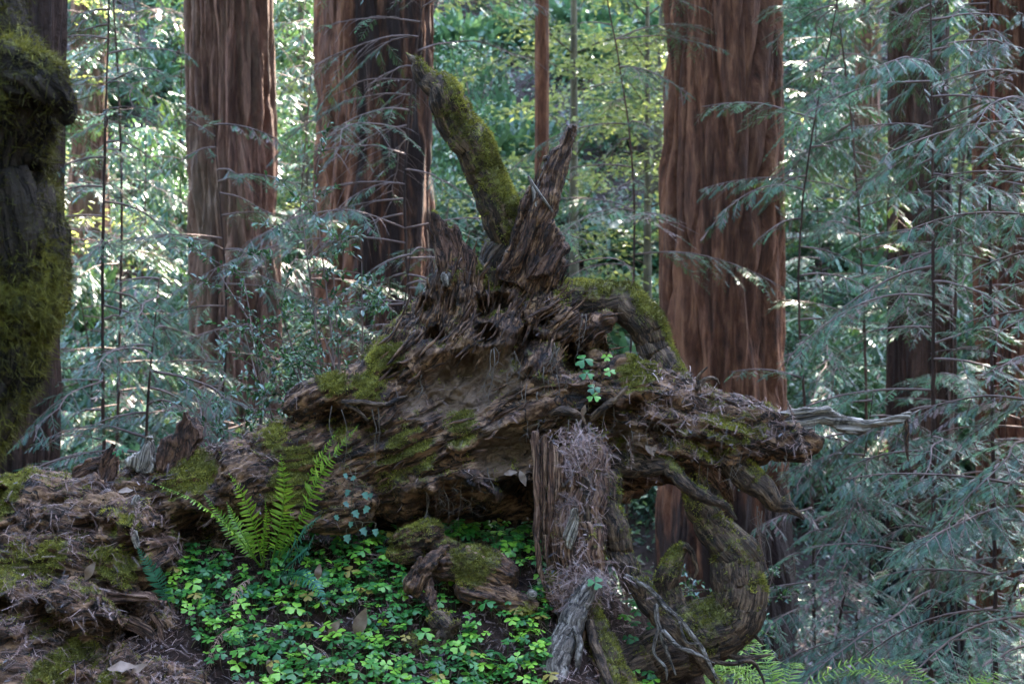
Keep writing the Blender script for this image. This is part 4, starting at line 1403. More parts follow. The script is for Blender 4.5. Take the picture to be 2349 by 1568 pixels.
# fine hanging rootlets
rl = Acc()
hang = [(1265, 790, 4.86), (1275, 800, 4.85), (1290, 850, 4.84), (1250, 850, 4.84), (1160, 800, 4.88), (1230, 900, 4.83), (1300, 800, 4.86), (1185, 820, 4.88), (1140, 790, 4.88), (1345, 710, 4.96), (1010, 1090, 4.86), (1060, 1080, 4.85), (1020, 1075, 4.86), (1200, 880, 4.84),
        (1120, 1070, 4.86), (980, 1110, 4.86), (1400, 920, 4.86), (1500, 930, 4.86), (1530, 990, 4.86), (1440, 990, 4.86), (1740, 1160, 4.9), (1742, 1165, 4.9), (1745, 1200, 4.9), (1690, 1040, 4.88), (1810, 1040, 4.88), (1620, 1040, 4.9), (960, 860, 4.9), (940, 1000, 4.9), (1090, 1075, 4.86), (1330, 960, 4.82), (1310, 960, 4.82), (1350, 975, 4.82), (850, 930, 4.85), (760, 930, 4.85)]
for (u, v, y) in hang:
    for _ in range(2):
        p = at(u + r_.normal(0, 8), v + r_.normal(0, 8), y)
        L_ = r_.uniform(.05, .22)
        n_ = 7
        wob = np.cumsum(r_.normal(0, .006, (n_, 3)), axis=0)
        C = p + np.array((0, 0, -1.0)) * (np.linspace(0, 1, n_) * L_)[:, None] + wob + np.array((0, -.01, 0))
        thin(rl, C, r_.uniform(.0012, .0026), .0005, 4, 14)
        for q in range(3):
            i = r_.integers(2, 6)
            thin(rl, [C[i], C[i] + np.array((r_.normal(0, .02), r_.normal(0, .01), -.02)), C[i] + np.array((r_.normal(0, .03), r_.normal(0, .015), -.05))], .001, .0004, 3, 5)
rl.mk('rootlets', M['rootlet'], log)['kind'] = 'stuff'

# ------------------------------------------------------------------ the split post in front of the log
post = thing('split_stump', 'narrow upright stump of split wood heaped with needle litter, standing in front of the log', 'stump', at(1300, 1560, 4.6))
PC = [(1335, 1020, 4.84, 30), (1335, 1080, 4.8, 56), (1318, 1190, 4.77, 58), (1305, 1300, 4.75, 52), (1305, 1380, 4.72, 44), (1318, 1480, 4.68, 36), (1325, 1600, 4.6, 38)]
P_, R_ = conv(PC)
root('rotten_core', PC, 'post', 151.0, mf_top(.3, .05), 60, .009, post, .4, .8, .2)
for k, (pl, y, th) in enumerate((
        ([(186, 34), (200, 28), (214, 45), (226, 30), (240, 42), (238, 200), (244, 500), (236, 720), (214, 730), (198, 640), (200, 400), (188, 200), (178, 92)], 4.70, 22),
        ([(246, 72), (262, 50), (284, 48), (290, 200), (282, 600), (268, 780), (248, 800), (243, 400)], 4.715, 22),
        ([(292, 96), (312, 88), (332, 112), (352, 140), (350, 300), (320, 520), (296, 720), (282, 760), (288, 400)], 4.70, 20),
        ([(352, 150), (392, 178), (388, 300), (350, 420), (322, 500), (345, 300)], 4.69, 12),
        ([(205, 640), (240, 720), (262, 860), (300, 1000), (290, 1040), (250, 960), (215, 800)], 4.68, 14),
        ([(268, 640), (290, 700), (300, 820), (290, 900), (272, 800)], 4.67, 10))):
    shard('split_plank', Z8(pl), y, th, 'post', 160 + 3.3 * k, post, (0.02, 1), .0042, 2, .55, None, 60)
shard('pale_plank', Z8([(428, 512), (452, 488), (476, 500), (492, 560), (480, 650), (450, 720), (428, 766), (400, 742), (384, 682), (402, 600)]), 4.66, 18, 'grey', 190, post, (-.25, 1), .0042, 3, .5)
shard('pale_plank', Z8([(498, 300), (540, 330), (555, 500), (552, 700), (520, 800), (496, 790), (490, 640), (505, 500)]), 4.70, 30, 'root', 194, post, (0, 1), .0045, 3, .8)
root('pale_plank', [(1358, 1120, 4.74, 12), (1362, 1200, 4.72, 16), (1358, 1280, 4.72, 16), (1348, 1340, 4.72, 8)], 'root', 193.0, None, 20, .009, post, .2, .5)
root('root', [(1352, 1330, 4.66, 22), (1328, 1390, 4.62, 28), (1298, 1450, 4.56, 30), (1276, 1520, 4.5, 32), (1268, 1610, 4.44, 36)], 'grey_root', 196.0, None, 30, .009, post, .2, .4)
root('root', [(1345, 1360, 4.7, 28), (1362, 1440, 4.66, 30), (1385, 1520, 4.6, 32), (1405, 1600, 4.54, 36)], 'root', 199.0, lambda V, N: .45 + .2 * N[:, 0], 34, .009, post, .25, .4)
root('root', [(1375, 1440, 4.64, 14), (1400, 1500, 4.6, 16), (1440, 1560, 4.56, 16), (1470, 1610, 4.52, 14)], 'root', 203.0, mf_top(.4, .3), 22, .009, post, .25, .4)
root('root', [(1318, 1440, 4.54, 6), (1330, 1470, 4.52, 7), (1328, 1510, 4.5, 7), (1322, 1540, 4.49, 3)], 'grey_root', 206.0, None, 12, .009, post, .2, .4)
root('root', [(1352, 1420, 4.62, 10), (1366, 1480, 4.58, 12), (1396, 1560, 4.52, 10), (1410, 1600, 4.5, 8)], 'root', 209.0, None, 16, .009, post, .2, .4)

# ------------------------------------------------------------------ roots and wood lying in the bank
def bank_piece(name, label, cat, chains, mat, seed, mo, vox=.007):
    V, F = fuse(chains, vox)
    V = smooth(V, F, 2)
    N = normals(V, F)
    G = grain_coords(V, chains)
    d = .014 * fbm(V * 14 + seed, 3) + .018 * (np.floor(fbm(G * np.array([3, 22, 22]) + seed, 3) * 5) / 5) + .010 * ridged(G * np.array([4, 50, 50]) + seed, 2) + .006 * fbm(V * 70, 2)
    V = V + N * d[:, None]
    N = normals(V, F)
    m = mo(V, N) + .35 * fbm(V * 7 + seed, 3)
    c = V.mean(0)
    o = mk(name, V, F, M[mat], None, {'grain': G, 'moss': m}, loc=(float(c[0]), float(c[1]), float(V[:, 2].min())))
    tag(o, label, cat)
    MOSS_SRC.append((V, F, N, m))
    return V, F, N, m


bank_piece('mossy_hummock', 'round moss-covered hummock at the top of the sorrel bank, under the dark hollow', 'hummock', [[(925, 1245, 4.87, 26), (960, 1232, 4.83, 32), (985, 1225, 4.84, 30)], [(985, 1240, 4.84, 26), (1030, 1262, 4.84, 22), (1060, 1268, 4.85, 14)], [(900, 1275, 4.86, 18), (950, 1268, 4.82, 22)]], 'log', 301, lambda V, N: .42 + .35 * N[:, 2])
bank_piece('buried_root', 'rotten mossy root block with a dark spike, in the middle of the sorrel bank', 'root', [
    [(1020, 1300, 4.74, 30), (1090, 1295, 4.74, 44), (1150, 1320, 4.72, 40)], [(1080, 1350, 4.7, 34), (1150, 1370, 4.68, 30), (1210, 1390, 4.66, 22)],
    [(950, 1345, 4.66, 24), (965, 1315, 4.66, 20), (995, 1280, 4.67, 12), (1028, 1252, 4.68, 3)], [(950, 1345, 4.66, 22), (960, 1300, 4.66, 10), (966, 1278, 4.66, 3)], [(985, 1330, 4.66, 8), (992, 1380, 4.63, 8), (1002, 1415, 4.61, 5)]],
    'splinter', 305, lambda V, N: blob(V, [(1085, 1290, 4.7, 60, .9), (1120, 1275, 4.7, 40, .8), (1210, 1395, 4.66, 26, .7)]) * 1.0 - .1, .006)
bank_piece('buried_root', 'small gnarled grey root stub poking out low in the sorrel bank', 'root', [
    [(1005, 1420, 4.58, 20), (1030, 1440, 4.56, 20), (1010, 1470, 4.55, 16)], [(1000, 1450, 4.56, 9), (1035, 1440, 4.54, 8), (1060, 1425, 4.53, 3)], [(1020, 1450, 4.56, 14), (1015, 1490, 4.54, 10)]], 'root', 309, lambda V, N: .1 + .4 * N[:, 2], .005)
bank_piece('buried_root', 'mossy square root knob low in the sorrel bank, left of the gnarled grey stub', 'root', [[(945, 1475, 4.54, 16), (960, 1480, 4.54, 20), (955, 1505, 4.53, 14)]], 'root', 313, lambda V, N: .4 + .3 * N[:, 2], .005)

# ------------------------------------------------------------------ moss tufts
tf = Acc()
for (V, F, N, m) in MOSS_SRC:
    A3 = V[F[:, 0]]
    ar = .5 * np.linalg.norm(np.cross(V[F[:, 2]] - V[F[:, 0]], V[F[:, 3]] - V[F[:, 1]]), axis=1)
    mw = m[F].mean(1)
    nz = fbm(A3 * 26 + 70, 2)
    wgt = sstep(.28, .95, mw + .7 * nz) * ar
    tot = wgt.sum()
    n = int(tot * 120000)
    if n < 10:
        continue
    f = rng.choice(len(F), n, p=wgt / tot)
    b = rng.dirichlet((1, 1, 1, 1), n)
    P = (V[F[f]] * b[:, :, None]).sum(1)
    Nn = N[F[f, 0]]
    D = unit(Nn * .8 + rng.normal(0, .55, (n, 3)) + np.array((0, -.1, .25)))
    W_ = unit(np.cross(D, rng.normal(size=(n, 3))))
    l_ = rng.uniform(.005, .017, n)[:, None]
    wd = rng.uniform(.0009, .0022, n)[:, None]
    tip = P + D * l_ + np.array((0, 0, -.15)) * l_
    VV = np.stack([P - W_ * wd, P + W_ * wd, tip], 1).reshape(-1, 3)
    FF = np.arange(n * 3).reshape(-1, 3)
    tn = np.clip(.5 + .45 * fbm(P * 9 + 4, 2) * 1.6 + rng.normal(0, .15, n), 0, 1)
    tf.add(VV, FF, tint=np.repeat(tn, 3))
o = tf.mk('moss', M['moss'], None, smooth=False)
tag(o, 'soft yellow-green moss growing in patches on the log, its roots and the bank', 'moss', kind='stuff')


# ------------------------------------------------------------------ needle litter
def twiglet(pairs=9):
    V, F = [], []
    for i in range(pairs):
        t = (i + .5) / pairs
        for s_ in (1, -1):
            a_ = math.radians(45)
            d = np.array((math.cos(a_), s_ * math.sin(a_), .25 * s_))
            k = len(V)
            V += [(t - .018, 0, 0), (t + .018, 0, 0), tuple(np.array((t, 0, 0)) + d * .17)]
            F.append((k, k + 1, k + 2))
    k = len(V)
    V += [(0, .012, 0), (0, -.012, 0), (1, -.006, 0), (1, .006, 0)]
    F += [(k, k + 1, k + 2), (k, k + 2, k + 3)]
    V = np.array(V, float)
    V[:, 2] += -.16 * V[:, 0] ** 2
    return V, np.array(F)


def stick():
    V = np.array([(0, .022, 0), (0, -.022, 0), (.5, -.02, .05), (.5, .02, .05), (1, -.012, 0), (1, .012, 0), (0, 0, .03), (.5, 0, .09), (1, 0, .02)])
    F = np.array([(0, 6, 7), (0, 7, 3), (6, 1, 2), (6, 2, 7), (3, 7, 8), (3, 8, 5), (7, 2, 4), (7, 4, 8)])
    return V, F


TW, ST = twiglet(), stick()
FK = (np.array([(0, .1, 0), (.2, -.16, .05), (.7, -.2, 0), (1, .05, .04), (.6, .24, -.03)]), np.array([(0, 1, 2, 3), (0, 3, 4, 4)])[:1])
lit = Acc()


def litter_on(P, Nn, frac=.45, smin=.012, smax=.050, lift=.006):
    n = len(P)
    D = rng.normal(size=(n, 3))
    D = unit(D - Nn * np.sum(D * Nn, 1, keepdims=True) + Nn * rng.uniform(-.1, .45, (n, 1)) + np.array((0, 0, -.35)))
    U = Nn + rng.normal(0, .5, (n, 3))
    P = P + Nn * rng.uniform(0, lift * 2, (n, 1))
    k = rng.random(n) < frac
    tn = np.clip(.45 + .4 * fbm(P * 6 + 90, 2) + rng.normal(0, .25, n), 0, 1)
    s = rng.uniform(smin, smax, n)
    place(lit, TW, P[k], D[k], U[k], s[k], tn[k])
    q = ~k & (rng.random(n) < .55)
    p_ = ~k & ~q
    place(lit, ST, P[q], D[q], U[q], s[q] * rng.uniform(.4, 1.2, q.sum()), tn[q])
    place(lit, FK, P[p_] - Nn[p_] * .003, D[p_], Nn[p_] + rng.normal(0, .3, (p_.sum(), 3)), s[p_] * rng.uniform(.2, .5, p_.sum()), tn[p_] - .25)


def sample(V, F, N, wgt, n):
    f = rng.choice(len(F), n, p=wgt / wgt.sum())
    b = rng.dirichlet((1, 1, 1, 1), n)
    return (V[F[f]] * b[:, :, None]).sum(1), N[F[f, 0]]


V, F, N, m = body_V, body_F, body_N, body_moss
ar = .5 * np.linalg.norm(np.cross(V[F[:, 2]] - V[F[:, 0]], V[F[:, 3]] - V[F[:, 1]]), axis=1)
c = V[F[:, 0]]
xl = c[:, 0]
leftw = .35 + 1.0 * sstep(at(820, 0, 5)[0], at(560, 0, 5)[0], xl) + 1.1 * sstep(at(1380, 0, 5)[0], at(1480, 0, 5)[0], xl)
wgt = ar * sstep(.12, .6, N[F[:, 0], 2]) * (1 - .85 * sstep(.4, .65, m[F[:, 0]])) * leftw * (c[:, 1] < 5.2) * sstep(-.55, -.05, fbm(c * 5 + 12, 2))
litter_on(*sample(V, F, N, wgt, 14000))
fr = ar * (N[F[:, 0], 1] < -.1) * (.15 + (N[F[:, 0], 2] > -.1)) * sstep(at(620, 0, 5)[0], at(420, 0, 5)[0], xl)
litter_on(*sample(V, F, N, fr * sstep(-.2, .4, fbm(c * 6 + 52, 2)), 4200))
fr = ar * (N[F[:, 0], 1] < -.1) * sstep(at(1400, 0, 5)[0], at(1500, 0, 5)[0], xl) * sstep(-.35, .1, N[F[:, 0], 2])
litter_on(*sample(V, F, N, fr, 1400), lift=.012)
# on the bank
n = 17000
bx = rng.uniform(-1.9, 1.1, n)
by = rng.uniform(4.0, 5.1, n)
bz = ground_rel(bx, by) + CAMZ
litter_on(np.stack([bx, by, bz], -1), np.tile(unit(np.array((0, -.5, .85))), (n, 1)), lift=.010)
# on the split stump: heaped over its right side
n = 4200
v_ = rng.beta(1.1, 1.1, n) * 420 + 985
u_ = 1326 + rng.normal(0, 33, n) + 12 * np.sin(v_ / 33) - (v_ - 1180) * .04
y_ = np.interp(v_, [985, 1100, 1300, 1400], [4.74, 4.70, 4.69, 4.63]) + .055 * ((u_ - 1318) / 50) ** 2 + rng.normal(0, .012, n) - .02
pp = np.stack([(u_ - 1174.5) * KW * y_ / 2349, y_, CAMZ - (v_ - 784) * KW * y_ / 2349], -1)
keep = fbm(pp * 11 + 3, 2) > -.22
keep &= ~((np.abs(u_ - 1322 + (v_ - 1225) * .22) < 18) & (v_ > 1165) & (v_ < 1285))
pp = pp[keep]
litter_on(pp, unit(np.tile(np.array((.25, -.8, .55)), (len(pp), 1)) + rng.normal(0, .2, (len(pp), 3))), lift=.012, smax=.05)
n = 700
u_ = rng.normal(1350, 40, n)
v_ = rng.normal(1345, 22, n)
y_ = 4.66 + rng.normal(0, .02, n)
pp = np.stack([(u_ - 1174.5) * KW * y_ / 2349, y_, CAMZ - (v_ - 784) * KW * y_ / 2349], -1)
litter_on(pp, np.tile(unit(np.array((.2, -.6, .7))), (n, 1)), lift=.012)
tag(lit.mk('needle_litter', M['litter'], smooth=False), 'greyish pink dead redwood needles and twiglets strewn over the log and bank', 'litter', kind='stuff')


# ------------------------------------------------------------------ ferns
def frond(acc, pts, plen, n=30, wk=1.0, curl=0.0, twist=0.0, up=(0, -.6, .8), drop=.12, rach=None):
    P = np.array(pts)
    Q = spline(P, 60)
    T = unit(np.gradient(Q, axis=0))
    thin(rach if rach is not None else acc, P, .0028, .0008, 4, 24, tint=.2)
    i0 = 10
    for k in range(n):
        t = k / (n - 1)
        i = int(i0 + t * (58 - i0))
        prof = min(1, .55 + 1.6 * t) * (1 - t ** 2.2 * .93)
        l_ = plen * prof * rng.uniform(.86, 1.08)
        U = unit(np.array(up) + .2 * rng.normal(size=3) * .4)
        sidev = unit(np.cross(T[i], U))
        for s_ in (1, -1):
            d = unit(sidev * s_ + T[i] * (.25 + .5 * t) + rng.normal(0, .12, 3) - np.array((0, 0, drop)))
            nn = unit(np.cross(d, T[i]) * s_)
            w_ = wk * max(.0020, .0034 * min(1, prof + .25))
            o = Q[i]
            tn = np.clip(.55 + rng.normal(0, .13), 0, 1)
            wv = unit(np.cross(nn, d)) * w_
            zz = np.array((0, 0, 1.0))
            V = [o - wv * .7, o + wv * .7, o + d * l_ * .4 + wv + nn * .002, o + d * l_ * .4 - wv, o + d * l_ * .8 + wv * .6 - zz * (curl + .10) * l_ * .35, o + d * l_ * .8 - wv * .6 - zz * (curl + .10) * l_ * .35, o + d * l_ - zz * (curl + .14) * l_ * .55 + T[i] * l_ * .1]
            acc.add(np.array(V), [np.array([(0, 1, 2, 3), (3, 2, 4, 5)]), np.array([(5, 4, 6)])], tint=tn)


def fern(label, base, fr, group=None):
    b = at(*base)
    t = thing('sword_fern', label, 'fern', tuple(b), group)
    for (pts, plen, mat, kw) in fr:
        a_ = Acc()
        frond(a_, ats(pts), plen, **kw)
        nm = 'dead_frond' if mat == 'fern_dead' else 'frond'
        o = a_.mk(nm, M[mat], t, smooth=False)
        if mat == 'fern_dead':
            o['label'] = 'curled brown dead frond'
    return t


fern('sword fern with arching yellow-green fronds growing on the bank before the log', (610, 1310, 4.82), [
    ([(600, 1300, 4.82), (540, 1225, 4.74), (450, 1150, 4.68), (335, 1102, 4.64)], .034, 'fern', dict(n=34, up=(0, -.2, 1), curl=.3)),
    ([(603, 1300, 4.82), (585, 1215, 4.78), (557, 1135, 4.74), (524, 1084, 4.70)], .050, 'fern', dict(n=30)),
    ([(620, 1300, 4.82), (642, 1210, 4.80), (652, 1120, 4.78), (643, 1040, 4.74)], .055, 'fern', dict(n=32)),
    ([(630, 1300, 4.82), (690, 1190, 4.80), (740, 1080, 4.77), (822, 974, 4.72)], .060, 'fern', dict(n=38)),
    ([(628, 1300, 4.82), (672, 1190, 4.84), (718, 1080, 4.84), (775, 985, 4.82)], .055, 'fern', dict(n=34)),
    ([(605, 1300, 4.82), (606, 1240, 4.78), (612, 1190, 4.75), (608, 1150, 4.73)], .024, 'fern', dict(n=22)),
    ([(598, 1300, 4.84), (548, 1235, 4.85), (505, 1180, 4.86), (468, 1135, 4.86)], .040, 'fern', dict(n=26)),
    ([(596, 1300, 4.82), (570, 1250, 4.80), (540, 1195, 4.82), (520, 1150, 4.83)], .034, 'fern', dict(n=24)),
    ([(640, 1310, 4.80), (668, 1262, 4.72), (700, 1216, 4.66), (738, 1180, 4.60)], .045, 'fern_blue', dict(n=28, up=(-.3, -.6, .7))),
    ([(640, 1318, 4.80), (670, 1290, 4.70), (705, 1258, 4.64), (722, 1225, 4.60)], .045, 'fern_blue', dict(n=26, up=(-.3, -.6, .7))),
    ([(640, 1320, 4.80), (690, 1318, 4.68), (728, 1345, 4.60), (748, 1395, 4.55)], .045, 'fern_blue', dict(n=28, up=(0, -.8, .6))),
    ([(590, 1320, 4.80), (548, 1345, 4.70), (536, 1400, 4.64), (560, 1470, 4.60)], .026, 'fern_dead', dict(n=20, curl=1.2, wk=.55)),
    ([(560, 1430, 4.62), (510, 1450, 4.56), (485, 1500, 4.50), (472, 1575, 4.44)], .022, 'fern_dead', dict(n=20, curl=1.2, wk=.55)),
    ([(600, 1500, 4.52), (590, 1525, 4.48), (580, 1550, 4.45), (582, 1590, 4.42)], .022, 'fern_dead', dict(n=14, curl=1.2, wk=.55)),
    ([(640, 1470, 4.56), (690, 1490, 4.5), (700, 1530, 4.45), (695, 1580, 4.42)], .022, 'fern_dead', dict(n=16, curl=1.2, wk=.55)),
    ([(720, 1480, 4.54), (745, 1500, 4.5), (752, 1540, 4.45), (740, 1585, 4.42)], .022, 'fern_dead', dict(n=16, curl=1.2, wk=.55)),
])
fern('single dark green fern frond at the left end of the sorrel patch', (392, 1395, 4.62), [([(392, 1395, 4.64), (372, 1350, 4.58), (345, 1300, 4.56), (314, 1254, 4.54)], .040, 'fern_blue', dict(n=26, up=(-.2, -.9, .4)))])


def wildfern(label, u, v, Yd, n, L, seed):
    r_ = np.random.default_rng(seed)
    b = at(u, v, Yd)
    t = thing('wild_fern', label, 'fern', tuple(b))
    for k in range(n):
        an = r_.uniform(0, 2 * math.pi)
        d = np.array((math.cos(an), math.sin(an) * .8, 0))
        l_ = L * r_.uniform(.7, 1.15)
        pts = [b, b + d * l_ * .3 + np.array((0, 0, l_ * .35)), b + d * l_ * .65 + np.array((0, 0, l_ * .48)), b + d * l_ + np.array((0, 0, l_ * .36))]
        a_ = Acc()
        frond(a_, pts, .075 * L / .6, n=24, up=(0, -.2, 1))
        a_.mk('frond', M['fern'], t, smooth=False)


wildfern('bright green fern below the root loop in the bottom right of the photo', 1600, 1640, 6.4, 12, .62, 1)
wildfern('bright green fern at the bottom edge between the root loop and the dark trunks', 1790, 1660, 6.2, 11, .62, 2)
wildfern('fern with one tall frond at the bottom edge near the right corner', 2160, 1690, 6.0, 9, .55, 3)


# ------------------------------------------------------------------ wood sorrel
def sorrel_leaf(nh=5):
    """three heart-shaped leaflets folded along the midrib"""
    V, F = [(0, 0, 0)], []
    half = [(.16, .11), (.52, .48), (.84, .54), (1.03, .34), (.90, .0)]
    for q in range(3):
        an = q * 2 * math.pi / 3
        ca, sa = math.cos(an), math.sin(an)
        mid = len(V)
        for (t, z) in ((.45, .05), (.88, .0)):
            V.append((ca * t, sa * t, z))
        for sg in (1, -1):
            k = len(V)
            for (r, w_) in half[:4]:
                x, y = r, w_ * sg
                V.append((ca * x - sa * y, sa * x + ca * y, -.16 * w_ + .02))
            if sg > 0:
                F += [(0, k, mid), (k, k + 1, mid), (mid, k + 1, mid + 1), (k + 1, k + 2, mid + 1), (k + 2, k + 3, mid + 1)]
            else:
                F += [(0, mid, k), (k, mid, k + 1), (mid, mid + 1, k + 1), (k + 1, mid + 1, k + 2), (k + 2, mid + 1, k + 3)]
    return np.array(V, float), np.array(F)


SL = sorrel_leaf()


def sorrel_proto(name, seed, mat, sc=.026):
    """one leaf on its stalk, the leaf centre at the origin"""
    r_ = np.random.default_rng(seed)
    V, F = SL
    W = V * sc
    W[:, 2] += .003 * fbm(W * 60 + seed, 2) - .25 * (W[:, 0] ** 2 + W[:, 1] ** 2) / sc * r_.uniform(.2, 1.2)
    me = mk(name, W, F, M[mat], None, {'tint': np.full(len(W), r_.uniform(.1, .95))}, smooth=False)
    d_ = me.data
    # stalk
    h = r_.uniform(.045, .08)
    Vs, Fs, *_ = tubegeo([(0, 0, 0), (r_.normal(0, .006), r_.normal(0, .006) + .01, -h * .5), (r_.normal(0, .012), .03 + r_.normal(0, .006), -h)], [.0011, .0011, .0012], 4, n=7)
    a_ = Acc()
    a_.add(W, F, tint=r_.choice([.05, .25, .5, .7, 1.0]))
    a_.add(Vs, Fs, tint=0.0)
    bpy.data.objects.remove(me)
    bpy.data.meshes.remove(d_)
    o = a_.mk(name, M[mat], smooth=False)
    o.data.materials.append(M['stem'])
    mi = np.zeros(len(o.data.polygons), np.int32)
    nq = sum(f.shape[0] for f in a_.F if f.shape[1] == 4)
    # triangles of the leaf come first among triangles; everything after belongs to the stalk
    tri_first = a_.F[0].shape[0]
    lt = np.zeros(len(mi), np.int32)
    o.data.polygons.foreach_get('loop_total', lt)
    seen = 0
    for j in range(len(mi)):
        if lt[j] == 3 and seen < tri_first:
            seen += 1
        else:
            mi[j] = 1
    o.data.polygons.foreach_set('material_index', mi)
    return o


protoG = [sorrel_proto('sorrel', 500 + k, 'sorrel') for k in range(9)]
protoY = [sorrel_proto('sorrel', 540 + k, 'sorrel_y') for k in range(2)]
LAB_G = 'three-lobed green wood sorrel leaf on a thin stalk in the patch on the bank'
LAB_Y = 'yellowed wood sorrel leaf among the green ones on the bank'
for o in protoG:
    tag(o, LAB_G, 'sorrel leaf', 'green wood sorrel on the bank')
for o in protoY:
    tag(o, LAB_Y, 'sorrel leaf', 'yellowed wood sorrel on the bank')
usedp = set()


def put_sorrel(p, sc, tilt, rz, yellow=False, label=None, group=None):
    pr = (protoY if yellow else protoG)
    o = pr[int(rng.integers(len(pr)))]
    if o.name in usedp or label:
        o2 = o.copy()
        COL.objects.link(o2)
        o = o2
    else:
        usedp.add(o.name)
    o.location = p
    o.scale = (sc, sc, sc)
    o.rotation_euler = (tilt, rng.normal(0, .22), rng.normal(0, .5))
    # turn the leaf about its own axis last
    from mathutils import Euler, Matrix
    m = Euler((tilt, float(rng.normal(0, .2)), 0)).to_matrix() @ Matrix.Rotation(rz, 3, 'Z')
    o.rotation_euler = m.to_euler()
    if label:
        o['label'] = label
        if group:
            o['group'] = group
        elif 'group' in o:
            del o['group']
    return o


def in_patch(u, v):
    top = np.interp(u, [380, 460, 560, 700, 820, 900, 1000, 1060, 1250], [1290, 1275, 1290, 1240, 1225, 1200, 1215, 1185, 1215])
    if u > 1030 and v < 1290 and rng.random() < .0:
        return True
    if v < top - 6:
        return False
    lo = np.interp(u, [380, 420, 480, 560], [1330, 1420, 1500, 1568])
    if u < 560 and v > lo + 10:
        return False
    if u > 1262 + 5 * math.sin(v * .05) or u < 380:
        return False
    if 930 < u < 1230 and 1250 < v < 1380 and not (u > 1130 and v < 1290) and rng.random() > .12:
        return False
    if 985 < u < 1065 and 1400 < v < 1500 and rng.random() > .2:
        return False
    if 925 < u < 985 and 1455 < v < 1520 and rng.random() > .2:
        return False
    if 900 < u < 1020 and 1195 < v < 1262 and rng.random() > .1:
        return False
    return True


pts = []
tries = 0
gx = np.linspace(4.2, 5.2, 400)
while len(pts) < 296 and tries < 30000:
    tries += 1
    u, v = rng.uniform(380, 1270), rng.uniform(1170, 1580)
    if len(pts) < 40:
        u, v = rng.uniform(1035, 1262), rng.uniform(1178, 1300)
    if not in_patch(u, v):
        continue
    den = fbm(np.array([[u / 90, v / 70, 1.5]]), 2)[0]
    if den < -.18 + (.1 if u < 620 and v > 1420 else 0) and rng.random() > .25:
        continue
    # the point on the bank seen there, the leaf floating a stalk's height above it
    xx = (u - 1174.5) * KW * gx / 2349
    zl = CAMZ - (v - 784) * KW * gx / 2349
    zg = ground_rel(xx, gx) + CAMZ + rng.uniform(.035, .07)
    i = int(np.argmin(np.abs(zl - zg)))
    if abs(zl[i] - zg[i]) > .02:
        if not (v < 1262):
            continue
        i = int(np.argmin(np.abs(gx - rng.uniform(4.84, 4.96))))
    p = np.array((xx[i], gx[i], zl[i]))
    if pts and np.min(np.linalg.norm(np.array(pts) - p, axis=1)) < .026:
        continue
    pts.append(p)
for p in pts:
    put_sorrel(p, float(rng.uniform(.62, 1.2)), float(rng.normal(.36, .28)), float(rng.uniform(0, 6.3)), yellow=rng.random() < .06)
# the many smaller leaves between and below them
sm = Acc()
bx = rng.uniform(-1.15, .14, 5200)
by = rng.uniform(4.3, 5.05, 5200)
bz = ground_rel(bx, by) + CAMZ
uu = bx / (KW * by) * 2349 + 1174.5
vv = 784 - (bz - CAMZ) / (KW * by) * 2349
kp = np.array([in_patch(a_, b_ - 8) for a_, b_ in zip(uu, vv)]) & (fbm(np.stack([bx * 6, by * 6, bx * 0], -1), 2) > -.20)
P_ = np.stack([bx, by, bz], -1)[kp][:900]
n = len(P_)
h_ = rng.uniform(.012, .075, n)
place(sm, SL, P_ + np.stack([0 * h_, 0 * h_, h_], -1), rng.normal(size=(n, 3)) * np.array([1, 1, .2]), np.stack([rng.normal(0, .3, n), rng.normal(-.4, .3, n), np.ones(n)], -1), rng.uniform(.010, .026, n))
for p_, q_ in zip(P_, h_):
    thin(sm, [p_, p_ + np.array((0, 0, q_))], .0009, .0009, 3, 2, tint=0.0)
tag(sm.mk('small_sorrel', M['sorrel'], smooth=False), 'smaller wood sorrel leaves crowded low between the larger ones', 'sorrel', kind='stuff')
for (u, v, y, sc, lab) in (
        (1340, 824, 4.82, 1.25, 'largest green sorrel leaf growing on the root face, topmost of the tall pair'),
        (1346, 856, 4.80, .95, 'bright yellow-green sorrel leaf just under the largest one on the root face'),
        (1362, 890, 4.78, .9, 'green sorrel leaf low on the root face, just above the lowest one'),
        (1362, 908, 4.77, .9, 'lowest green sorrel leaf at the foot of the root face cluster'),
        (1398, 851, 4.84, .8, 'green sorrel leaf seen edge-on right of the root face cluster'),
        (1392, 818, 4.95, .75, 'green sorrel leaf in front of the small gap under the bent root'),
        (1366, 1335, 4.6, 1.0, 'bright green sorrel leaf beside the split stump under its litter shelf'),
        (280, 1030, 4.95, .8, 'small green sorrel leaf standing on the back of the log between two broken stubs'),
        (268, 1036, 4.94, .6, 'tiny green sorrel leaf against the reddish broken stub on the log')):
    put_sorrel(at(u, v, y), sc, .75, float(rng.uniform(0, 6)), False, lab)
for k in range(26):
    u, v = rng.uniform(1390, 1500), rng.uniform(1370, 1565)
    put_sorrel(at(u, v, 4.72 + (1560 - v) * .0012), float(rng.uniform(.6, .95)), float(rng.normal(.5, .25)), float(rng.uniform(0, 6)), label='green wood sorrel leaf growing between the roots right of the split stump', group='wood sorrel right of the split stump')
# sorrel stalks tangled below the leaves
stk = Acc()
for p in pts:
    for k_ in range(2):
        q = p + np.array((rng.normal(0, .03), rng.normal(0, .02), 0)) * k_
        e = np.array((q[0] + rng.normal(0, .015), q[1] + .02, gz(q[0], q[1] + .02)))
        if e[2] < q[2]:
            thin(stk, [q - np.array((0, 0, .012 * k_ + .002)), (q + e) / 2 + rng.normal(0, .006, 3), e], .0009, .0011, 3, 5)
tag(stk.mk('sorrel_stalks', M['stem']), 'thin reddish stalks tangled beneath the wood sorrel leaves', 'stalks', kind='stuff')


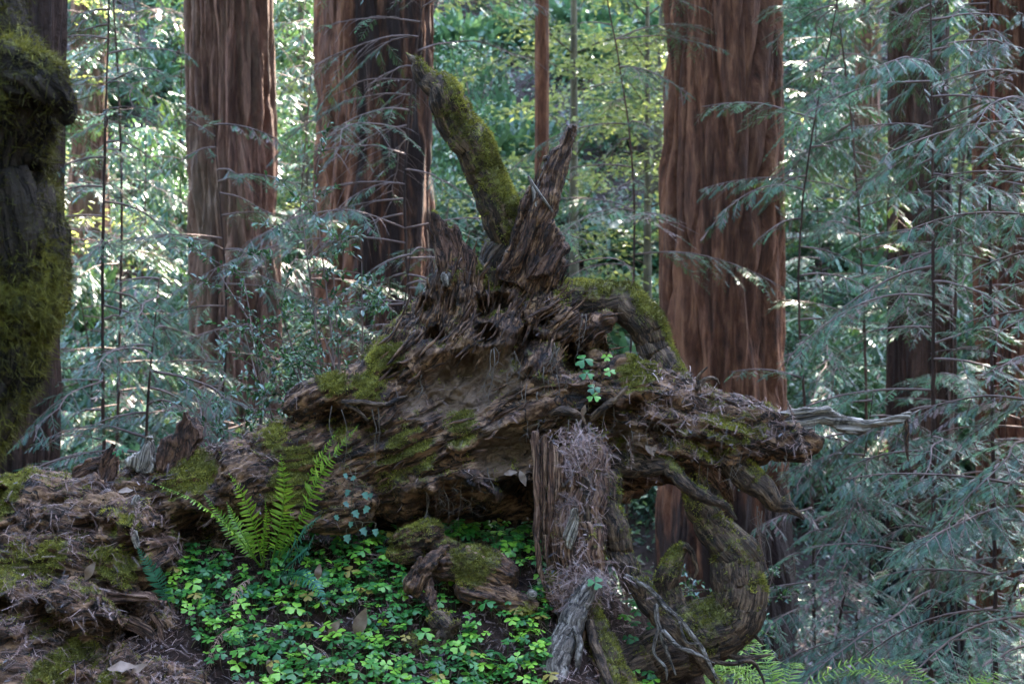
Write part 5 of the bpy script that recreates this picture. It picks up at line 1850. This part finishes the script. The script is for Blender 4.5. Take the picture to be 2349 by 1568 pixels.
# ------------------------------------------------------------------ ivy sprig, dry leaves, twigs
iv = thing('ivy_sprig', 'trailing sprig of blue-green ivy leaves hanging from the log above the sorrel', 'ivy', tuple(at(800, 1100, 4.8)))
a_, s_ = Acc(), Acc()
IVP = [(790, 1085), (815, 1092), (800, 1122), (835, 1128), (790, 1150), (812, 1170), (845, 1160), (806, 1195), (830, 1210), (860, 1212), (795, 1225), (770, 1180), (850, 1130)]
V0 = [(0, 0, 0), (.1, .38, .05), (.42, .26, .04), (.55, .42, 0), (.68, .18, .03), (1, 0, -.05), (.68, -.18, .03), (.55, -.42, 0), (.42, -.26, .04), (.1, -.38, .05), (.45, 0, -.02)]
F0 = [(10, k + 1, k) for k in range(9)] + [(10, 0, 9)]
for (u, v) in IVP:
    p = at(u, v, 4.74)
    place(a_, (np.array(V0, float), np.array(F0)), [p], [unit(np.array((rng.normal(0, .6), -.25, -.6)))], [np.array((rng.normal(0, .2), -.9, .6))], rng.uniform(.02, .034))
    thin(s_, [p, p + np.array((0, .01, .02)), at(815 + rng.normal(0, 8), v - 14, 4.78)], .0010, .0012, 3, 6)
thin(s_, ats([(800, 1070, 4.82), (812, 1110, 4.78), (806, 1160, 4.77), (822, 1220, 4.76)]), .0018, .0012, 4, 16)
s_.mk('stem', M['stem'], iv)
a_.mk('leaves', M['ivy'], iv, smooth=False)


def dryleaf(label, u, v, y, L, ang, tilt=.7, wd=.4):
    V = [(0, 0, 0)]
    n = 7
    for i in range(1, n):
        t = i / n
        h = wd * .5 * math.sin(math.pi * t ** .85) * (1 + .06 * math.sin(i * 5))
        cz = .10 * math.sin(t * 3) + .03 * rng.normal()
        V += [(t, h, .10 * h + cz), (t, 0, cz - .01), (t, -h, .12 * h + cz)]
    V.append((1.0, 0, .08))
    F3 = [(0, 2, 1), (0, 3, 2)]
    F4 = []
    for i in range(n - 2):
        b = 1 + 3 * i
        F4 += [(b, b + 1, b + 4, b + 3), (b + 1, b + 2, b + 5, b + 4)]
    b = 1 + 3 * (n - 2)
    e = len(V) - 1
    F3 += [(b, b + 1, e), (b + 1, b + 2, e)]
    V = np.array(V, float)
    p = at(u, v, y)
    d = unit(np.array((math.cos(ang), -.15, math.sin(ang))))
    up = unit(np.array((0, -tilt, 1 - tilt + .2)))
    yv = unit(np.cross(up, d))
    zv = np.cross(d, yv)
    W = (V[:, 0, None] * d + V[:, 1, None] * yv + V[:, 2, None] * zv) * L
    o = mk('dry_leaf', W, [np.array(F4), np.array(F3)], M['dryleaf'], None, {'tint': np.zeros(len(W))})
    o.location = p
    tag(o, label, 'dry leaf', 'dry brown leaves')


for a__ in (
        ('large dry brown leaf standing upright in the sorrel, right of the fern', 815, 1460, 4.55, .11, 1.2, .9),
        ('dry brown leaf leaning in the sorrel just left of the large upright one', 752, 1458, 4.56, .075, .9, .9),
        ('pale brown dry leaf lying at the bottom edge in the lower left', 245, 1533, 4.3, .10, .05, .5),
        ('smaller curled dry leaf beside the pale one at the bottom left edge', 298, 1545, 4.3, .07, .5, .6),
        ('brown dry leaf with dark blotches in the sorrel below the fern', 610, 1510, 4.45, .085, -.9, .9),
        ('small dry leaf stuck on the overhang above the dark hollow', 1155, 1086, 4.84, .05, .1, .8),
        ('narrow dry leaf hanging on the overhang just left of the split stump', 1192, 1078, 4.83, .06, -1.2, .9),
        ('grey dry leaf hanging under the right arm of the log, upper of two', 1480, 1020, 4.86, .05, -.9, .9),
        ('grey dry leaf hanging under the right arm of the log, lower of two', 1490, 1045, 4.86, .05, 1.0, .9),
        ('pinkish dry leaf lying on top of the log behind the first fern frond', 270, 1128, 4.8, .06, .1, .6),
        ('brown dry leaf standing beside the blue-green frond of the fern', 728, 1330, 4.62, .06, 1.4, .9),
        ('small brown leaf stuck among the roots above the split stump', 1335, 955, 4.8, .045, 1.3, .9),
        ('dull green-brown leaf leaning on the litter at the left end of the log', 195, 1330, 4.5, .075, 1.0, .9)):
    dryleaf(*a__)
# loose wood chips lying on the litter
chips = [('flat dark chip of wood upright in the litter, left end of the log', 312, 1150, 4.7, 26, 8, 1.2), ('long thin grey chip of wood leaning on moss, left end of the log', 312, 1235, 4.62, 40, 8, -1.35),
         ('pale grey block of wood clinging to the left of the root mass peak', 1026, 642, 4.95, 34, 13, -1.4), ('flat pinkish chip of wood on the litter of the lower left mound', 120, 1395, 4.42, 26, 8, .3), ('small white-edged chip of wood near the far left edge of the log', 20, 1240, 4.68, 14, 7, .6), ('small pale stone-like chip beside the mossy block in the sorrel bank', 1220, 1360, 4.62, 15, 12, .2)]
for k, (lab, u, v, y, l_, w0, an) in enumerate(chips):
    p = at(u, v, y)
    d = np.array((math.cos(an), 0, math.sin(an))) * px(l_, y)
    V, F, A = rough_tube([-d * .5, np.zeros(3), d * .5], [px(w0, y) * .8, px(w0, y), px(w0, y) * .7], 10, .01, 400 + k, .5, .3, .05)
    V[:, 1] *= .4
    o = mk('wood_chip', V, F, M['grey'], None, {'grain': A['grain'], 'moss': np.zeros(len(V)) - .3})
    o.location = p
    tag(o, lab, 'wood chip', 'loose chips of wood')


def dead_sprig(label, pts, sl, n, name='dead_sprig', r=.002):
    P = ats(pts)
    Q = spline(P, 30)
    T = unit(np.gradient(Q, axis=0))
    a_ = Acc()
    thin(a_, P, r, r * .5, 4, 24, tint=.3)
    if n:
        i = rng.integers(2, 29, n)
        sd_ = unit(np.cross(T[i], (0, 1, 0))) * np.where(rng.random(n) < .5, 1, -1)[:, None]
        V, F = np.array([(0, -.1, 0), (0, .1, 0), (1, 0, 0)], float), np.array([(0, 1, 2)])
        place(a_, (V, F), Q[i], unit(T[i] + sd_ * .9 + rng.normal(0, .3, (n, 3))), np.tile(np.array((0, -1.0, 0.1)), (n, 1)), sl * rng.uniform(.7, 1.2, n))
    o = a_.mk(name, M['litter'], smooth=False, loc=tuple(P[0]))
    tag(o, label, 'sprig')
    return o


dead_sprig('dead brown redwood sprig dangling in front of the grey spar', [(1806, 918, 4.82), (1828, 980, 4.81), (1845, 1030, 4.81), (1861, 1078, 4.81)], .016, 130)
dead_sprig('thin bare twig arching out to the right of the splintered snag', [(1290, 612, 4.98), (1345, 596, 4.96), (1400, 592, 4.95), (1435, 605, 4.94), (1452, 632, 4.93), (1448, 656, 4.93)], .006, 30, 'bare_twig', .0022)
dead_sprig('dead sprig hanging down the face of the right arm of the log', [(1442, 1000, 4.86), (1450, 1060, 4.86), (1440, 1075, 4.86)], .014, 50)
dead_sprig('dead needle sprig lying up the front of the left end of the log', [(300, 1235, 4.6), (312, 1190, 4.62), (318, 1150, 4.64)], .016, 80)
dead_sprig('long dry rootlet hanging free below the broken root near the grey spar', [(1748, 1175, 4.9), (1742, 1230, 4.9), (1756, 1290, 4.9), (1770, 1330, 4.9)], .008, 14, 'bare_twig', .002)


# ------------------------------------------------------------------ the mossy trunk close at the left edge
mt = thing('mossy_tree', 'dark blurred trunk hung with thick moss, close at the left edge of the photo', 'tree', tuple(at(-60, 1000, 3.1)))
ML = [(e_ - r_, v_, y_, r_) for (e_, v_, y_, r_) in ((30, -160, 3.1, 130), (60, 20, 3.1, 130), (100, 130, 3.08, 150), (128, 250, 3.08, 165), (104, 390, 3.1, 160), (128, 540, 3.1, 175), (118, 700, 3.1, 178), (92, 820, 3.1, 170), (40, 930, 3.12, 160), (-50, 1050, 3.15, 150), (-150, 1300, 3.2, 150), (-190, 1600, 3.2, 160), (-200, 2000, 3.2, 170))]
P, Rr = conv(ML)
V, F, A = rough_tube(P, Rr, 70, .014, 601, .4, .55, .16)
Nn = normals(V, F[0])
m = .32 + .9 * fbm(V * 5 + 6, 3) + .15 * Nn[:, 2] + .15 * sstep(at(0, 500, 3.1)[2], at(0, 800, 3.1)[2], V[:, 2])
mk('trunk', V, F, M['mossbark'], mt, {'grain': A['grain'], 'moss': m})
bp = [(30, 170, 3.0, 60), (85, 190, 2.98, 62), (128, 215, 2.97, 48), (150, 250, 2.97, 34), (150, 285, 2.97, 14)]
P, Rr = conv(bp)
V2, F2, A2 = rough_tube(P, Rr, 44, .011, 607, .8, .9, .35)
N2 = normals(V2, F2[0])
m2 = .1 + .6 * N2[:, 2] + .3 * fbm(V2 * 6, 3)
mk('burl', V2, F2, M['mossbark'], mt, {'grain': A2['grain'], 'moss': m2})
hm = Acc()
for (V_, F_, N_, m_, dens) in ((V, F[0], Nn, m, 52000), (V2, F2[0], N2, m2, 70000)):
    ar = .5 * np.linalg.norm(np.cross(V_[F_[:, 2]] - V_[F_[:, 0]], V_[F_[:, 3]] - V_[F_[:, 1]]), axis=1)
    vis = (V_[F_[:, 0], 0] > at(-120, 0, 3.1)[0])
    mm = sstep(.1, .7, m_[F_].mean(1))
    wg = (.12 + .88 * mm) * ar * vis
    n = int(wg.sum() * dens)
    f = rng.choice(len(F_), n, p=wg / wg.sum())
    b = rng.dirichlet((1, 1, 1, 1), n)
    P = (V_[F_[f]] * b[:, :, None]).sum(1)
    D = unit(N_[F_[f, 0]] * .6 + rng.normal(0, .6, (n, 3)) + np.array((0, 0, -.45)))
    W_ = unit(np.cross(D, rng.normal(size=(n, 3))))
    l_ = rng.gamma(3, .0062, n)[:, None]
    wd = rng.uniform(.0008, .0018, n)[:, None]
    hm.add(np.stack([P - W_ * wd, P + W_ * wd, P + D * l_], 1).reshape(-1, 3), np.arange(n * 3).reshape(-1, 3), tint=np.repeat(np.clip(-.25 + .65 * mm[f] + .5 * fbm(P * 7, 2) + rng.normal(0, .12, n), 0, 1), 3))
hm.mk('hanging_moss', M['moss'], mt, smooth=False)['kind'] = 'stuff'
